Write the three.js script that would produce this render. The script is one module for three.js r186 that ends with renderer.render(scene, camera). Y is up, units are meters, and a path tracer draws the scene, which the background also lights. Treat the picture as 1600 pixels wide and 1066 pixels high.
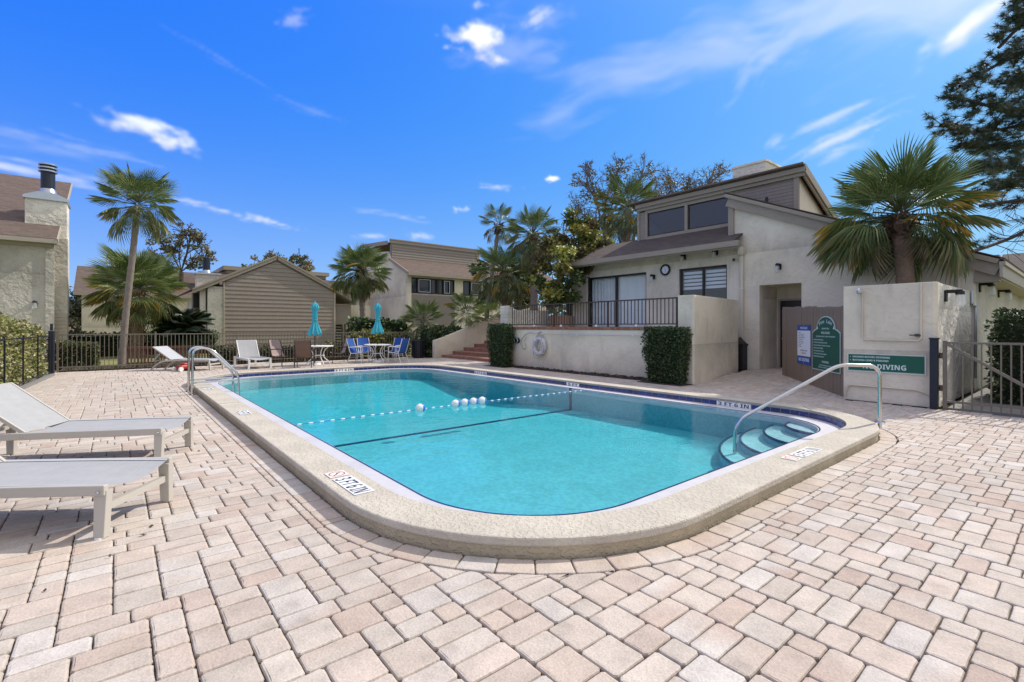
import * as THREE from 'three';
import { mergeGeometries } from 'three/addons/utils/BufferGeometryUtils.js';
import { RoundedBoxGeometry } from 'three/addons/geometries/RoundedBoxGeometry.js';

// ---------------------------------------------------------------- camera, sky, sun, exposure
const scene = new THREE.Scene();
const W0 = 1600, H0 = 1066, F0 = 755, CX = 800, CY = 511, EYE = 1.45, YAW = 0.68753;   // YAW: 39.39 degrees
const camera = new THREE.PerspectiveCamera(2 * Math.atan(H0 / 2 / F0) * 180 / Math.PI, W0 / H0, 0.05, 900);
camera.position.set(0, EYE, 0);
camera.rotation.y = -YAW;
camera.setViewOffset(W0, H0, 0, 22, W0, H0);
const renderer = new THREE.WebGLRenderer({ antialias: true });
renderer.toneMapping = THREE.LinearToneMapping;
renderer.toneMappingExposure = 1.5;
renderer.shadowMap.enabled = true;
const SUN_EL = 43 * Math.PI / 180, SUN_AZ = 8 * Math.PI / 180;
const sunDir = new THREE.Vector3(Math.cos(SUN_EL) * Math.cos(SUN_AZ), Math.sin(SUN_EL), Math.cos(SUN_EL) * Math.sin(SUN_AZ));
const sun = new THREE.DirectionalLight(new THREE.Color(1.0, 0.935, 0.84), 2.7);
sun.position.copy(sunDir).multiplyScalar(80);
sun.castShadow = true;
sun.shadow.mapSize.set(4096, 4096);
Object.assign(sun.shadow.camera, { left: -45, right: 45, top: 45, bottom: -45, near: 1, far: 200 });
scene.add(sun, sun.target);

// ---------------------------------------------------------------- numbers and noise
let seed = 7;
const rnd = () => { seed = (seed * 1664525 + 1013904223) >>> 0; return seed / 4294967296; };
const rr = (a, b) => a + (b - a) * rnd();
const reseed = (n) => { seed = n >>> 0; for (let i = 0; i < 4; i++) rnd(); };
const hash = (x, y, s) => { let h = (x * 374761393 + y * 668265263 + s * 1442695041) | 0; h = Math.imul(h ^ (h >>> 13), 1274126177); return ((h ^ (h >>> 16)) >>> 0) / 4294967296; };
const sm = (t) => t * t * (3 - 2 * t), clamp = THREE.MathUtils.clamp, lerp = THREE.MathUtils.lerp, sstep = THREE.MathUtils.smoothstep;
function tn(x, y, p, s) {          // value noise that tiles with period p
  const xi = Math.floor(x), yi = Math.floor(y), fx = sm(x - xi), fy = sm(y - yi), w = (n) => ((n % p) + p) % p;
  const a = hash(w(xi), w(yi), s), b = hash(w(xi + 1), w(yi), s), c = hash(w(xi), w(yi + 1), s), d = hash(w(xi + 1), w(yi + 1), s);
  return lerp(lerp(a, b, fx), lerp(c, d, fx), fy);
}
function fbm(u, v, p, o, s) { let a = 0.5, t = 0, n = 0; for (let i = 0; i < o; i++, a *= 0.5, p *= 2) { t += a * tn(u * p, v * p, p, s + i * 17); n += a; } return t / n; }

// ---------------------------------------------------------------- the sky: air and clouds, a float equirectangular picture
const DEG = Math.PI / 180, dirOf = (az, el) => new THREE.Vector3(Math.cos(el * DEG) * Math.cos(az * DEG), Math.sin(el * DEG), Math.cos(el * DEG) * Math.sin(az * DEG));
// azimuth, elevation, half length and half height in degrees, tilt, density, puffiness (1 heap of cotton, 0 thin veil)
const clouds = [
  [-54.6, 31.0, 2.6, 1.7, 0, 1.0, 1], [-53.2, 29.0, 1.9, 0.8, -6, 0.8, 1], [-57.5, 30.3, 1.0, 0.6, 0, 0.5, 1], [-75.2, 30.0, 2.0, 0.8, 20, 0.3, 0.4],
  [-88.2, 18.3, 2.6, 0.9, -8, 0.8, 1], [-86.1, 17.2, 2.0, 0.75, -8, 0.75, 1], [-94.3, 13.0, 6.6, 0.75, -2, 0.72, 0.3], [-83.6, 12.0, 2.6, 0.42, -6, 0.72, 0.4], [-78.2, 11.1, 5.0, 0.42, -10, 0.72, 0.4],
  [-92.5, 15.6, 6.0, 0.6, -6, 0.28, 0], [-63.5, 12.6, 5.0, 0.45, -5, 0.42, 0.2], [-62.0, 10.6, 2.2, 0.5, -10, 0.5, 0.7], [-67.0, 10.2, 2.4, 0.4, 0, 0.45, 0.6], [-56.7, 13.6, 0.8, 0.35, 0, 0.9, 1],
  [-52.2, 16.1, 2.4, 0.38, -4, 0.6, 0.3], [-45.8, 17.0, 0.8, 0.55, 0, 1.0, 1], [-50.0, 31.0, 7.0, 3.0, 8, 0.22, 0.1], [-47.8, 32.4, 2.2, 1.0, 25, 0.5, 0.6], [-34.5, 27.5, 15, 4.2, 6, 0.30, 0], [-13, 28.5, 13, 4.5, -8, 0.42, 0],
  [-23.6, 25.4, 4.2, 1.8, 40, 0.26, 0.1], [-6.2, 24.9, 4.6, 0.95, 28, 0.95, 0.7], [-17.5, 19.8, 5.0, 0.75, 14, 0.48, 0.2], [-16.2, 18.1, 5.2, 0.8, 18, 0.62, 0.2], [-16.8, 16.6, 3.0, 0.9, 10, 0.35, 0],
  [-22.0, 18.6, 1.3, 1.0, 30, 0.3, 0], [-82, 25.5, 5, 0.5, -20, 0.14, 0], [-73, 22.5, 4, 0.5, -12, 0.12, 0], [-100, 15, 8, 1.5, 0, 0.2, 0], [10, 30, 20, 6, 5, 0.42, 0], [40, 40, 24, 9, -8, 0.4, 0], [80, 33, 22, 6, 4, 0.35, 0.1],
  [130, 36, 24, 7, -5, 0.4, 0.1], [170, 28, 18, 5, 10, 0.4, 0.2], [-150, 33, 22, 6, -6, 0.4, 0.1], [-115, 50, 20, 8, 14, 0.3, 0], [-40, 58, 26, 9, 0, 0.35, 0], [60, 62, 26, 10, 20, 0.35, 0], [160, 64, 26, 10, -20, 0.35, 0],
].map(([az, el, a, b, tilt, k, puff], i) => {
  const c = dirOf(az, el), e = new THREE.Vector3(-Math.sin(az * DEG), 0, Math.cos(az * DEG)), n = new THREE.Vector3().crossVectors(e, c), t = tilt * DEG;
  if (n.y < 0) n.negate();
  return { c, u: e.clone().multiplyScalar(Math.cos(t)).addScaledVector(n, Math.sin(t)), v: n.clone().multiplyScalar(Math.cos(t)).addScaledVector(e, -Math.sin(t)), a: Math.tan(a * DEG), b: Math.tan(b * DEG), k, puff, far: Math.cos(Math.min(80, a * 1.9 + 4) * DEG), s: 31 + i * 7 };
});
{
  const W = 2048, H = 1024, data = new Float32Array(W * H * 4), d = new THREE.Vector3();
  for (let row = 0; row < H; row++) {
    const el = ((row + 0.5) / H - 0.5) * Math.PI, y = Math.sin(el), e = Math.max(0, el / DEG);
    for (let col = 0; col < W; col++) {
      const az = ((col + 0.5) / W - 0.5) * 2 * Math.PI;
      d.set(Math.cos(az) * Math.cos(el), y, Math.sin(az) * Math.cos(el));
      const g = Math.acos(clamp(d.dot(sunDir), -1, 1)) / DEG, glow = Math.exp(-g / 7), K = 0.67;
      let r = K * (0.38 * Math.exp(-Math.pow(e / 11, 1.35)) + 0.52 * Math.exp(-g / 22)) + 0.9 * glow + 0.002, gg = K * (0.065 + 0.58 * Math.exp(-e / 13.5) + 0.70 * Math.exp(-g / 35)) + 0.9 * glow, b = K * (0.97 + 0.12 * Math.exp(-g / 22)) + 0.85 * glow;
      // unseen white cloud added as fill light, overhead and beyond both view edges
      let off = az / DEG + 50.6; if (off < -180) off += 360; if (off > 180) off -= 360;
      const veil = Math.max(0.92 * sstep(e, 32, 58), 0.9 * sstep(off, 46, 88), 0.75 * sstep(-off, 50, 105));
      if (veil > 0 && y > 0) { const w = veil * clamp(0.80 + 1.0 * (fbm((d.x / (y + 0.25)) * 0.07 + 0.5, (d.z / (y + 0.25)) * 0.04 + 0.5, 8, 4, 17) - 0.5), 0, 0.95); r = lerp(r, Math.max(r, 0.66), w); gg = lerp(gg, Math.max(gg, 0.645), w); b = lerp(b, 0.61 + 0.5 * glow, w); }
      if (y > 0) for (const q of clouds) {
        const f = d.dot(q.c);
        if (f < q.far) continue;
        const u = d.dot(q.u) / f / q.a, v = d.dot(q.v) / f / q.b, m = u * u + v * v;
        if (m > 4) continue;
        let n;
        if (q.puff > 0.6) n = fbm(u * 0.12 + 0.5, v * 0.12 * q.b / q.a * 1.6 + 0.5, 10, 5, q.s);
        else { const wv = v + 0.9 * (fbm(u * 0.11 + 0.5, 0.3, 12, 3, q.s + 9) - 0.5); n = 0.55 * fbm(u * 0.12 + 0.5, wv * 0.22 + 0.5, 10, 5, q.s) + 0.45 * fbm(u * 0.3 + 0.2, wv * 0.25 + 0.7, 9, 4, q.s + 5); }
        const edge = 1 - Math.sqrt(m), a = q.puff > 0.6 ? sstep(edge + (n - 0.5) * 3.6, 0.05, 1.35) : sstep(edge * 0.8 + (n - 0.52) * 2.3, 0.0, 1.05);
        const al = clamp(a * q.k, 0, 1), shade = q.puff > 0.6 ? 0.68 + 0.14 * clamp(v + (n - 0.5) * 3, -1, 1) : 0.66;
        r = lerp(r, Math.max(r, shade * 0.97), al); gg = lerp(gg, Math.max(gg, shade), al); b = lerp(b, Math.max(b, shade * 1.05), al);
      }
      const o = (row * W + col) * 4;
      data[o] = r; data[o + 1] = gg; data[o + 2] = b; data[o + 3] = 1;
    }
  }
  const t = new THREE.DataTexture(data, W, H, THREE.RGBAFormat, THREE.FloatType);
  t.mapping = THREE.EquirectangularReflectionMapping; t.magFilter = t.minFilter = THREE.LinearFilter; t.needsUpdate = true;
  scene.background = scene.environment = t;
}

// ---------------------------------------------------------------- textures (linear multipliers) and materials
function tex(n, fn, metres, srgb) {
  const data = new Uint8Array(n * n * 4);
  for (let y = 0; y < n; y++) for (let x = 0; x < n; x++) {
    const c = fn(x / n, y / n), o = (y * n + x) * 4;
    for (let i = 0; i < 3; i++) data[o + i] = clamp((Array.isArray(c) ? c[i] : c) * 255, 0, 255);
    data[o + 3] = 255;
  }
  const t = new THREE.DataTexture(data, n, n);
  t.wrapS = t.wrapT = THREE.RepeatWrapping; t.magFilter = THREE.LinearFilter; t.minFilter = THREE.LinearMipmapLinearFilter;
  if (srgb) t.colorSpace = THREE.SRGBColorSpace;
  t.repeat.set(1 / metres, 1 / metres); t.needsUpdate = true;
  return t;
}
const scaled = (t, m, my = m) => { const c = t.clone(); c.repeat.set(1 / m, 1 / my); c.needsUpdate = true; return c; };
const T = {
  mottle: tex(256, (u, v) => 0.74 + 0.26 * (0.55 * fbm(u, v, 4, 5, 3) + 0.45 * fbm(u, v, 24, 3, 9)), 1.5),
  stain: tex(512, (u, v) => { const a = fbm(u, v, 3, 5, 21), s = fbm(u, v * 0.2, 22, 3, 5), f = fbm(u, v, 40, 3, 8), g = fbm(u, 0.5, 12, 3, 6), m = v * 3.7; let k = 0.80 + 0.24 * sm(clamp(a * 1.9 - 0.45, 0, 1)) - 0.16 * clamp(s * 2.4 - 1.35, 0, 1) + 0.10 * (f - 0.5); k -= 0.20 * Math.exp(-m / (0.10 + 0.35 * g * g)) * (0.4 + g); return [k, k * 0.992, k * 0.972]; }, 3.7),
  stucco: tex(512, (u, v) => clamp(0.55 * fbm(u, v, 26, 4, 41) + 0.45 * sstep(fbm(u + 0.04 * fbm(u, v, 9, 2, 3), v, 14, 3, 52), 0.42, 0.6), 0, 1), 1.3),
  knock: tex(512, (u, v) => 0.75 * sstep(fbm(u + 0.02 * fbm(u, v, 20, 2, 4), v, 44, 3, 61), 0.40, 0.58) + 0.25 * fbm(u, v, 90, 2, 8), 0.9),
  knockc: tex(512, (u, v) => { const k = 0.86 + 0.06 * sstep(fbm(u + 0.02 * fbm(u, v, 20, 2, 4), v, 44, 3, 61), 0.36, 0.52) + 0.30 * (fbm(u, v, 4, 5, 77) - 0.5); return [k, k * 0.985, k * 0.95]; }, 0.9),
  paver: tex(512, (u, v) => { const f = fbm(u, v, 100, 2, 5), s = hash(Math.floor(u * 256), Math.floor(v * 256), 3); const k = 0.64 + 0.32 * fbm(u, v, 6, 5, 2) + 0.26 * (f - 0.5) - (s > 0.98 ? 0.2 : 0) + (s < 0.03 ? 0.12 : 0); return k; }, 0.62),
  paverb: tex(512, (u, v) => 0.6 * fbm(u, v, 60, 3, 5) + 0.4 * fbm(u, v, 12, 3, 2), 0.62),
  wood: tex(256, (u, v) => 0.70 + 0.30 * (0.6 * fbm(u, v * 0.12 + 0.02 * fbm(u, v, 3, 2, 9), 40, 3, 12) + 0.4 * fbm(u, v, 3, 3, 30)), 0.8),
  bark: tex(256, (u, v) => 0.45 + 0.55 * (0.55 * fbm(u * 0.6, v, 34, 3, 15) + 0.45 * fbm(u, v, 9, 3, 30)), 0.9),
  shingle: tex(512, (u, v) => { const r = Math.floor(v * 14), f = v * 14 - r, c = Math.floor(u * 9 + (r % 2) * 0.5 + hash(r, 3, 2) * 0.6), t = hash(c % 9, r, 6); const k = (0.66 + 0.26 * t + 0.12 * (fbm(u, v, 30, 3, 4) - 0.5)) * (f < 0.12 ? 0.66 : 1); return [k, k * (0.97 + 0.03 * t), k * (0.95 + 0.05 * hash(c % 9, r, 8))]; }, 2.1),
  shingleb: tex(512, (u, v) => { const r = Math.floor(v * 14), f = v * 14 - r, c = Math.floor(u * 9 + (r % 2) * 0.5 + hash(r, 3, 2) * 0.6); return 0.3 + 0.5 * (1 - f) * (0.6 + 0.4 * hash(c % 9, r, 6)) + 0.2 * fbm(u, v, 60, 2, 2); }, 2.1),
  plaster: tex(512, (u, v) => 0.70 + 0.16 * fbm(u, v, 6, 5, 71) + 0.14 * sstep(fbm(u + 0.015 * fbm(u, v, 12, 2, 4), v, 56, 3, 72), 0.3, 0.72), 2.2),  // mottled plaster; the fine speckle paints in rippling light on the floor
  ripple: tex(512, (u, v) => { const w = 0.03 * fbm(u, v, 4, 2, 81); return 0.5 * fbm(u + w, v, 10, 3, 82) + 0.5 * fbm(u, v + w, 22, 3, 83); }, 3.1),
  grass: tex(512, (u, v) => { const a = fbm(u, v, 6, 5, 91), f = fbm(u, v, 90, 2, 92); return [0.45 + 0.45 * a + 0.2 * (f - 0.5), 0.50 + 0.34 * a + 0.3 * (f - 0.5), 0.40 + 0.25 * a + 0.2 * (f - 0.5)]; }, 4),
  soil: tex(256, (u, v) => 0.35 + 0.65 * fbm(u, v, 40, 3, 99), 0.6),
  sling: tex(256, (u, v) => 0.70 + 0.06 * Math.sin(u * Math.PI * 128) + 0.06 * Math.sin(v * Math.PI * 128) + 0.20 * (0.5 * fbm(u, v, 5, 4, 33) + 0.5 * fbm(u, v * 0.3, 40, 2, 34)), 0.5),
};
const lin = (c) => new THREE.Color().setRGB(...c);
function mat(c, o = {}) {
  const { t, tm, b, bm, bs, ...rest } = o;
  const m = new THREE.MeshPhysicalMaterial({ color: lin(c), roughness: 0.8, side: THREE.DoubleSide, ...rest });
  if (t) m.map = tm ? scaled(T[t], tm) : T[t];
  if (b) { m.bumpMap = bm ? scaled(T[b], bm) : T[b]; m.bumpScale = bs ?? 0.004; }
  return m;
}
const M = {
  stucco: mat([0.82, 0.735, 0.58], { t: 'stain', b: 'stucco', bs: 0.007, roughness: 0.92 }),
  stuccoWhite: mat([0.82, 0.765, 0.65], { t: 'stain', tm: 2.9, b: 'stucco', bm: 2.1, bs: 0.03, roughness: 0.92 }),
  stuccoShaded: mat([0.56, 0.525, 0.455], { t: 'stain', b: 'stucco', bm: 2.4, bs: 0.03, roughness: 0.92 }),  // cream stucco with shade mixed into its colour
  trim: mat([0.40, 0.335, 0.26], { t: 'wood', b: 'wood', bs: 0.002, roughness: 0.7 }),
  trimLight: mat([0.50, 0.44, 0.35], { t: 'wood', roughness: 0.6 }),
  siding: mat([0.345, 0.29, 0.24], { t: 'wood', b: 'wood', bs: 0.003, roughness: 0.75 }),
  shingle: mat([0.165, 0.118, 0.095], { t: 'shingle', b: 'shingleb', bs: 0.02, roughness: 0.95 }),
  shingleDark: mat([0.115, 0.088, 0.078], { t: 'shingle', b: 'shingleb', bs: 0.02, roughness: 0.95 }),
  glass: mat([0.95, 0.97, 0.97], { transmission: 1, roughness: 0.02, ior: 1.5 }),
  dark: mat([0.012, 0.012, 0.013], { roughness: 0.5 }),
  bronze: mat([0.035, 0.028, 0.022], { roughness: 0.45, metalness: 0.4 }),
  rail: mat([0.09, 0.062, 0.045], { roughness: 0.5, metalness: 0.2, t: 'mottle' }),
  railGrey: mat([0.21, 0.18, 0.14], { roughness: 0.5, metalness: 0.2, t: 'mottle' }),
  navy: mat([0.016, 0.02, 0.034], { roughness: 0.4, metalness: 0.2 }),
  curtain: mat([0.92, 0.92, 0.92], { roughness: 0.95 }),
  blind: mat([0.80, 0.81, 0.82], { roughness: 0.8 }),
  brick: mat([0.42, 0.20, 0.13], { t: 'mottle', tm: 0.3, b: 'soil', bs: 0.004, roughness: 0.92 }),
  brick2: mat([0.34, 0.16, 0.105], { t: 'mottle', tm: 0.3, b: 'soil', bs: 0.004, roughness: 0.92 }),
  mortar: mat([0.30, 0.24, 0.19], { t: 'mottle', roughness: 0.95 }),
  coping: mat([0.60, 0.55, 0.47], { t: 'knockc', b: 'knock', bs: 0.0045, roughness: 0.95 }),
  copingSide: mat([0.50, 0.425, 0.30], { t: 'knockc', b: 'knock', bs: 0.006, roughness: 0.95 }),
  lip: mat([0.66, 0.64, 0.66], { t: 'mottle', roughness: 0.55 }),
  plaster: mat([0.235, 0.475, 0.52], { t: 'plaster', roughness: 0.9 }),
  step: mat([0.45, 0.58, 0.61], { t: 'plaster', roughness: 0.9 }),
  navyTile: mat([0.012, 0.022, 0.10], { roughness: 0.25, clearcoat: 0.5 }),
  tiles: [[0.014, 0.022, 0.15], [0.02, 0.03, 0.19], [0.010, 0.016, 0.11], [0.018, 0.022, 0.13]].map((c) => mat(c, { roughness: 0.22, clearcoat: 0.6, clearcoatRoughness: 0.1 })),
  grout: mat([0.50, 0.52, 0.56], { roughness: 0.9 }),
  steel: mat([0.62, 0.61, 0.60], { metalness: 1, roughness: 0.18 }),
  galv: mat([0.52, 0.56, 0.60], { metalness: 0.9, roughness: 0.35, t: 'mottle' }),
  white: mat([0.78, 0.77, 0.74], { roughness: 0.45 }),
  chaise: mat([0.50, 0.465, 0.41], { roughness: 0.45 }),
  sling: mat([0.47, 0.47, 0.475], { t: 'sling', roughness: 0.85 }),
  slingWhite: mat([0.55, 0.57, 0.60], { t: 'sling', roughness: 0.85 }),
  slingPink: mat([0.42, 0.32, 0.30], { t: 'sling', roughness: 0.85 }),
  slingBrown: mat([0.20, 0.13, 0.095], { t: 'sling', roughness: 0.85 }),
  slingBlue: mat([0.012, 0.095, 0.42], { t: 'sling', roughness: 0.8 }),
  teal: mat([0.06, 0.46, 0.58], { roughness: 0.85, t: 'mottle' }),
  black: mat([0.014, 0.014, 0.015], { roughness: 0.55 }),
  lampGlass: mat([0.92, 0.93, 0.92], { transmission: 0.75, roughness: 0.3 }),
  floatBlue: mat([0.02, 0.16, 0.55], { roughness: 0.4 }),
  rope: mat([0.75, 0.78, 0.80], { roughness: 0.8 }),
  fenceWood: mat([0.285, 0.215, 0.155], { t: 'wood', b: 'wood', bs: 0.003, roughness: 0.85 }),
  redwood: mat([0.17, 0.075, 0.05], { t: 'wood', roughness: 0.85 }),
  concrete: mat([0.27, 0.26, 0.245], { t: 'mottle', b: 'soil', bs: 0.002, roughness: 0.95 }),
  soil: mat([0.085, 0.058, 0.04], { t: 'soil', b: 'soil', bs: 0.02, roughness: 1 }),
  joint: mat([0.15, 0.12, 0.098], { t: 'soil', roughness: 1 }),
  grass: mat([0.30, 0.30, 0.14], { t: 'grass', roughness: 1 }),
  bark: mat([0.31, 0.205, 0.14], { t: 'bark', b: 'bark', bs: 0.03, roughness: 0.95 }),
  barkGrey: mat([0.33, 0.275, 0.225], { t: 'bark', b: 'bark', bs: 0.012, roughness: 0.95 }),
  twig: mat([0.10, 0.075, 0.058], { t: 'bark', roughness: 0.95 }),
  leaf: mat([1, 1, 1], { vertexColors: true, roughness: 0.55, transmission: 0.34, ior: 1.4 }),
  frond: mat([1, 1, 1], { vertexColors: true, roughness: 0.36, transmission: 0.25, ior: 1.4 }),
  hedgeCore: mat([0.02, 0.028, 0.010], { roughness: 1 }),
};

// ---------------------------------------------------------------- naming, grouping, geometry helpers
const used = new Map();
function numbered(n) { const k = used.get(n) ?? 0; used.set(n, k + 1); return k ? n + '_' + String(k).padStart(3, '0') : n; }
function tag(o, label, category, group) { o.userData.label = label; o.userData.category = category; if (group) o.userData.group = group; return o; }
function thing(name, label, category, pos = [0, 0, 0], turn = 0, group) {
  const o = new THREE.Group(); o.name = numbered(name); o.position.set(...pos); o.rotation.y = turn; scene.add(o);
  return tag(o, label, category, group);
}
function part(parent, name, geo, m) {
  const o = new THREE.Mesh(Array.isArray(geo) ? join(geo) : geo, m); o.name = parent === scene ? numbered(name) : name; o.castShadow = o.receiveShadow = true;
  parent.add(o); return o;
}
const struct = (name, geo, m) => { const o = part(scene, name, geo, m); o.userData.kind = 'structure'; return o; };
const stuff = (o) => { o.userData.kind = 'stuff'; return o; };
function join(gs) {
  const plain = gs.map((g) => { const q = g.index ? g.toNonIndexed() : g; for (const k of Object.keys(q.attributes)) if (!['position', 'normal', 'uv'].includes(k)) q.deleteAttribute(k); q.morphAttributes = {}; return q; });
  return plain.length === 1 ? plain[0] : mergeGeometries(plain);
}
function place(g, x = 0, y = 0, z = 0, ry = 0, rx = 0, rz = 0) {
  if (rx) g.rotateX(rx); if (rz) g.rotateZ(rz); if (ry) g.rotateY(ry);
  return g.translate(x, y, z);
}
function box(w, h, d, x = 0, y = 0, z = 0, ry = 0, rx = 0, rz = 0) {        // centred, uv in metres
  const g = new THREE.BoxGeometry(w, h, d), uv = g.attributes.uv, s = [[d, h], [d, h], [w, d], [w, d], [w, h], [w, h]];
  for (let f = 0; f < 6; f++) for (let i = 0; i < 4; i++) uv.setXY(f * 4 + i, uv.getX(f * 4 + i) * s[f][0] + x * 0.37 + z * 0.53, uv.getY(f * 4 + i) * s[f][1] + y);
  return place(g, x, y, z, ry, rx, rz);
}
const span = (x0, x1, y0, y1, z0, z1) => box(x1 - x0, y1 - y0, z1 - z0, (x0 + x1) / 2, (y0 + y1) / 2, (z0 + z1) / 2);
const rbox = (w, h, d, r, x, y, z, ry = 0, rx = 0, rz = 0) => place(new RoundedBoxGeometry(w, h, d, 2, r), x, y, z, ry, rx, rz);
const V = (p) => new THREE.Vector3(...p);
function bar(a, b, w, h = w) {                                            // square bar between two points
  const A = V(a), B = V(b), d = B.clone().sub(A), L = d.length(), g = new THREE.BoxGeometry(w, h, L), q = new THREE.Matrix4(), up = Math.abs(d.y / L) > 0.95 ? new THREE.Vector3(1, 0, 0) : new THREE.Vector3(0, 1, 0);
  q.lookAt(B, A, up).setPosition(A.add(B).multiplyScalar(0.5));
  return g.applyMatrix4(q);
}
const tube = (pts, r, seg = 24, rad = 8, tension = 0.5) => new THREE.TubeGeometry(new THREE.CatmullRomCurve3(pts.map(V), false, 'catmullrom', tension), seg, r, rad);
function bent(pts, r, rad = 10, fillet = 0.12) {                          // tube along a polyline with rounded corners
  const P = pts.map(V), path = new THREE.CurvePath();
  let at = P[0];
  for (let i = 1; i < P.length - 1; i++) {
    const f = Array.isArray(fillet) ? fillet[i - 1] : fillet, a = P[i].clone().lerp(P[i - 1], Math.min(0.49, f / P[i].distanceTo(P[i - 1]))), b = P[i].clone().lerp(P[i + 1], Math.min(0.49, f / P[i].distanceTo(P[i + 1])));
    path.add(new THREE.LineCurve3(at, a)); path.add(new THREE.QuadraticBezierCurve3(a, P[i], b)); at = b;
  }
  path.add(new THREE.LineCurve3(at, P[P.length - 1]));
  return new THREE.TubeGeometry(path, pts.length * 14, r, rad);
}
function shapeOf(pts) { const s = new THREE.Shape(); pts.forEach(([x, y], i) => i ? s.lineTo(x, y) : s.moveTo(x, y)); s.closePath(); return s; }
function slab(pts, depth, holes = [], bevel = 0) {                         // prism along +z of an outline in x, y
  const s = shapeOf(pts);
  for (const h of holes) s.holes.push(shapeOf(h));
  return new THREE.ExtrudeGeometry(s, { depth, bevelEnabled: bevel > 0, bevelThickness: bevel, bevelSize: bevel, bevelOffset: -bevel, bevelSegments: 2, steps: 1 });
}
const rect = (x0, x1, y0, y1) => [[x0, y0], [x1, y0], [x1, y1], [x0, y1]];
// a wall in the plane x = X, thickness towards +x; outline in (z, y)
const wallX = (X, pts, t, holes = []) => place(slab(pts.map(([z, y]) => [-z, y]), t, holes.map((h) => h.map(([z, y]) => [-z, y]))), X, 0, 0, Math.PI / 2);
// a wall in the plane z = Z facing +z, thickness towards -z; outline in (x, y)
const wallZ = (Z, pts, t, holes = []) => slab(pts, t, holes).translate(0, 0, Z - t);
// a flat roof sheet with thickness through four corners
function sheet(a, b, c, d, t) {
  const n = V(b).sub(V(a)).cross(V(d).sub(V(a))).normalize(); if (n.y < 0) n.negate();
  const top = [a, b, c, d].map(V), low = top.map((p) => p.clone().addScaledVector(n, -t)), pos = [], uv = [];
  const U = top[1].clone().sub(top[0]).normalize(), Q = new THREE.Vector3().crossVectors(n, U);
  const quad = (p, q, r, s) => { for (const k of [p, q, r, p, r, s]) { pos.push(k.x, k.y, k.z); uv.push(k.dot(U), k.dot(Q)); } };
  quad(...top); quad(...low);
  for (let i = 0; i < 4; i++) quad(top[i], top[(i + 1) % 4], low[(i + 1) % 4], low[i]);
  const g = new THREE.BufferGeometry();
  g.setAttribute('position', new THREE.Float32BufferAttribute(pos, 3)); g.setAttribute('uv', new THREE.Float32BufferAttribute(uv, 2)); g.computeVertexNormals();
  return g;
}
// photograph ray helpers: where a sight line meets a plane or a distance, used to survey the place
const SA = Math.sin(YAW), CA = Math.cos(YAW);
const sight = (px, py) => { const r = (px - CX) / F0, u = (CY - py) / F0; return [r * CA + SA, u, r * SA - CA]; };
const at = (px, py, d) => { const [x, y, z] = sight(px, py); return [x * d, EYE + y * d, z * d]; };
const depthOf = (x, z) => x * SA - z * CA;
const pixOf = (x, y, z) => { const f = depthOf(x, z); return [CX + F0 * (x * CA + z * SA) / f, CY - F0 * (y - EYE) / f, f]; };

// ---------------------------------------------------------------- pool and deck: x runs across the pool, -z along it, deck at y = 0
const PX0 = 1.36, PX1 = 8.95, PZ0 = -15.98, PZ1 = -1.79;                  // outer edge of the coping
const CORNER = [1.9, 1.6, 1.9, 1.9];                                       // near left, near right, far right, far left
function outline(off, n = 22) {                                            // rounded rectangle inset by off, counter-clockwise seen from above with z down
  const x0 = PX0 + off, x1 = PX1 - off, z0 = PZ0 + off, z1 = PZ1 - off, r = CORNER.map((c) => Math.max(0.02, c - off)), p = [];
  const arc = (cx, cz, R, a0) => { for (let i = 0; i <= n; i++) { const a = a0 + (i / n) * Math.PI / 2; p.push([cx + R * Math.cos(a), cz + R * Math.sin(a)]); } };
  arc(x1 - r[1], z1 - r[1], r[1], 0); arc(x0 + r[0], z1 - r[0], r[0], Math.PI / 2); arc(x0 + r[3], z0 + r[3], r[3], Math.PI); arc(x1 - r[2], z0 + r[2], r[2], Math.PI * 1.5);
  return p;
}
const flat = (p) => p.map(([x, z]) => [x, -z]);
const ring = (o0, o1, y0, y1, bevel = 0) => place(slab(flat(outline(o0)), y1 - y0 - 2 * bevel, [flat(outline(o1))], bevel), 0, y0 + bevel, 0, 0, -Math.PI / 2);
function band(off, y0, y1) {                                               // upright strip along the outline; y0 may be a function of x, z
  const p = outline(off), pos = [], uv = []; let s = 0;
  for (let i = 0; i < p.length; i++) {
    const a = p[i], b = p[(i + 1) % p.length], L = Math.hypot(b[0] - a[0], b[1] - a[1]), m = Math.max(1, Math.ceil(L / 0.5));
    for (let k = 0; k < m; k++) {
      const q = (t) => [lerp(a[0], b[0], t), lerp(a[1], b[1], t)], c = q(k / m), d = q((k + 1) / m), f = (v, w) => (typeof v === 'function' ? v(...w) : v);
      const A = [c[0], f(y0, c), c[1]], B = [d[0], f(y0, d), d[1]], C = [d[0], f(y1, d), d[1]], D = [c[0], f(y1, c), c[1]], s0 = s + L * k / m, s1 = s + L * (k + 1) / m;
      for (const [v, u] of [[A, s0], [B, s1], [C, s1], [A, s0], [C, s1], [D, s0]]) { pos.push(...v); uv.push(u, v[1]); }
    }
    s += L;
  }
  const g = new THREE.BufferGeometry();
  g.setAttribute('position', new THREE.Float32BufferAttribute(pos, 3)); g.setAttribute('uv', new THREE.Float32BufferAttribute(uv, 2)); g.computeVertexNormals();
  return g;
}
const COPY = 0.13, LIPY = 0.012, IN = 0.36, WAT = 0.68;
const deepAt = (x, z) => -(lerp(0.50, 0.64, sstep(-z, 8.0, 10.5)) - 0.30 * sstep(-z, 10.8, 15.2));
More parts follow.
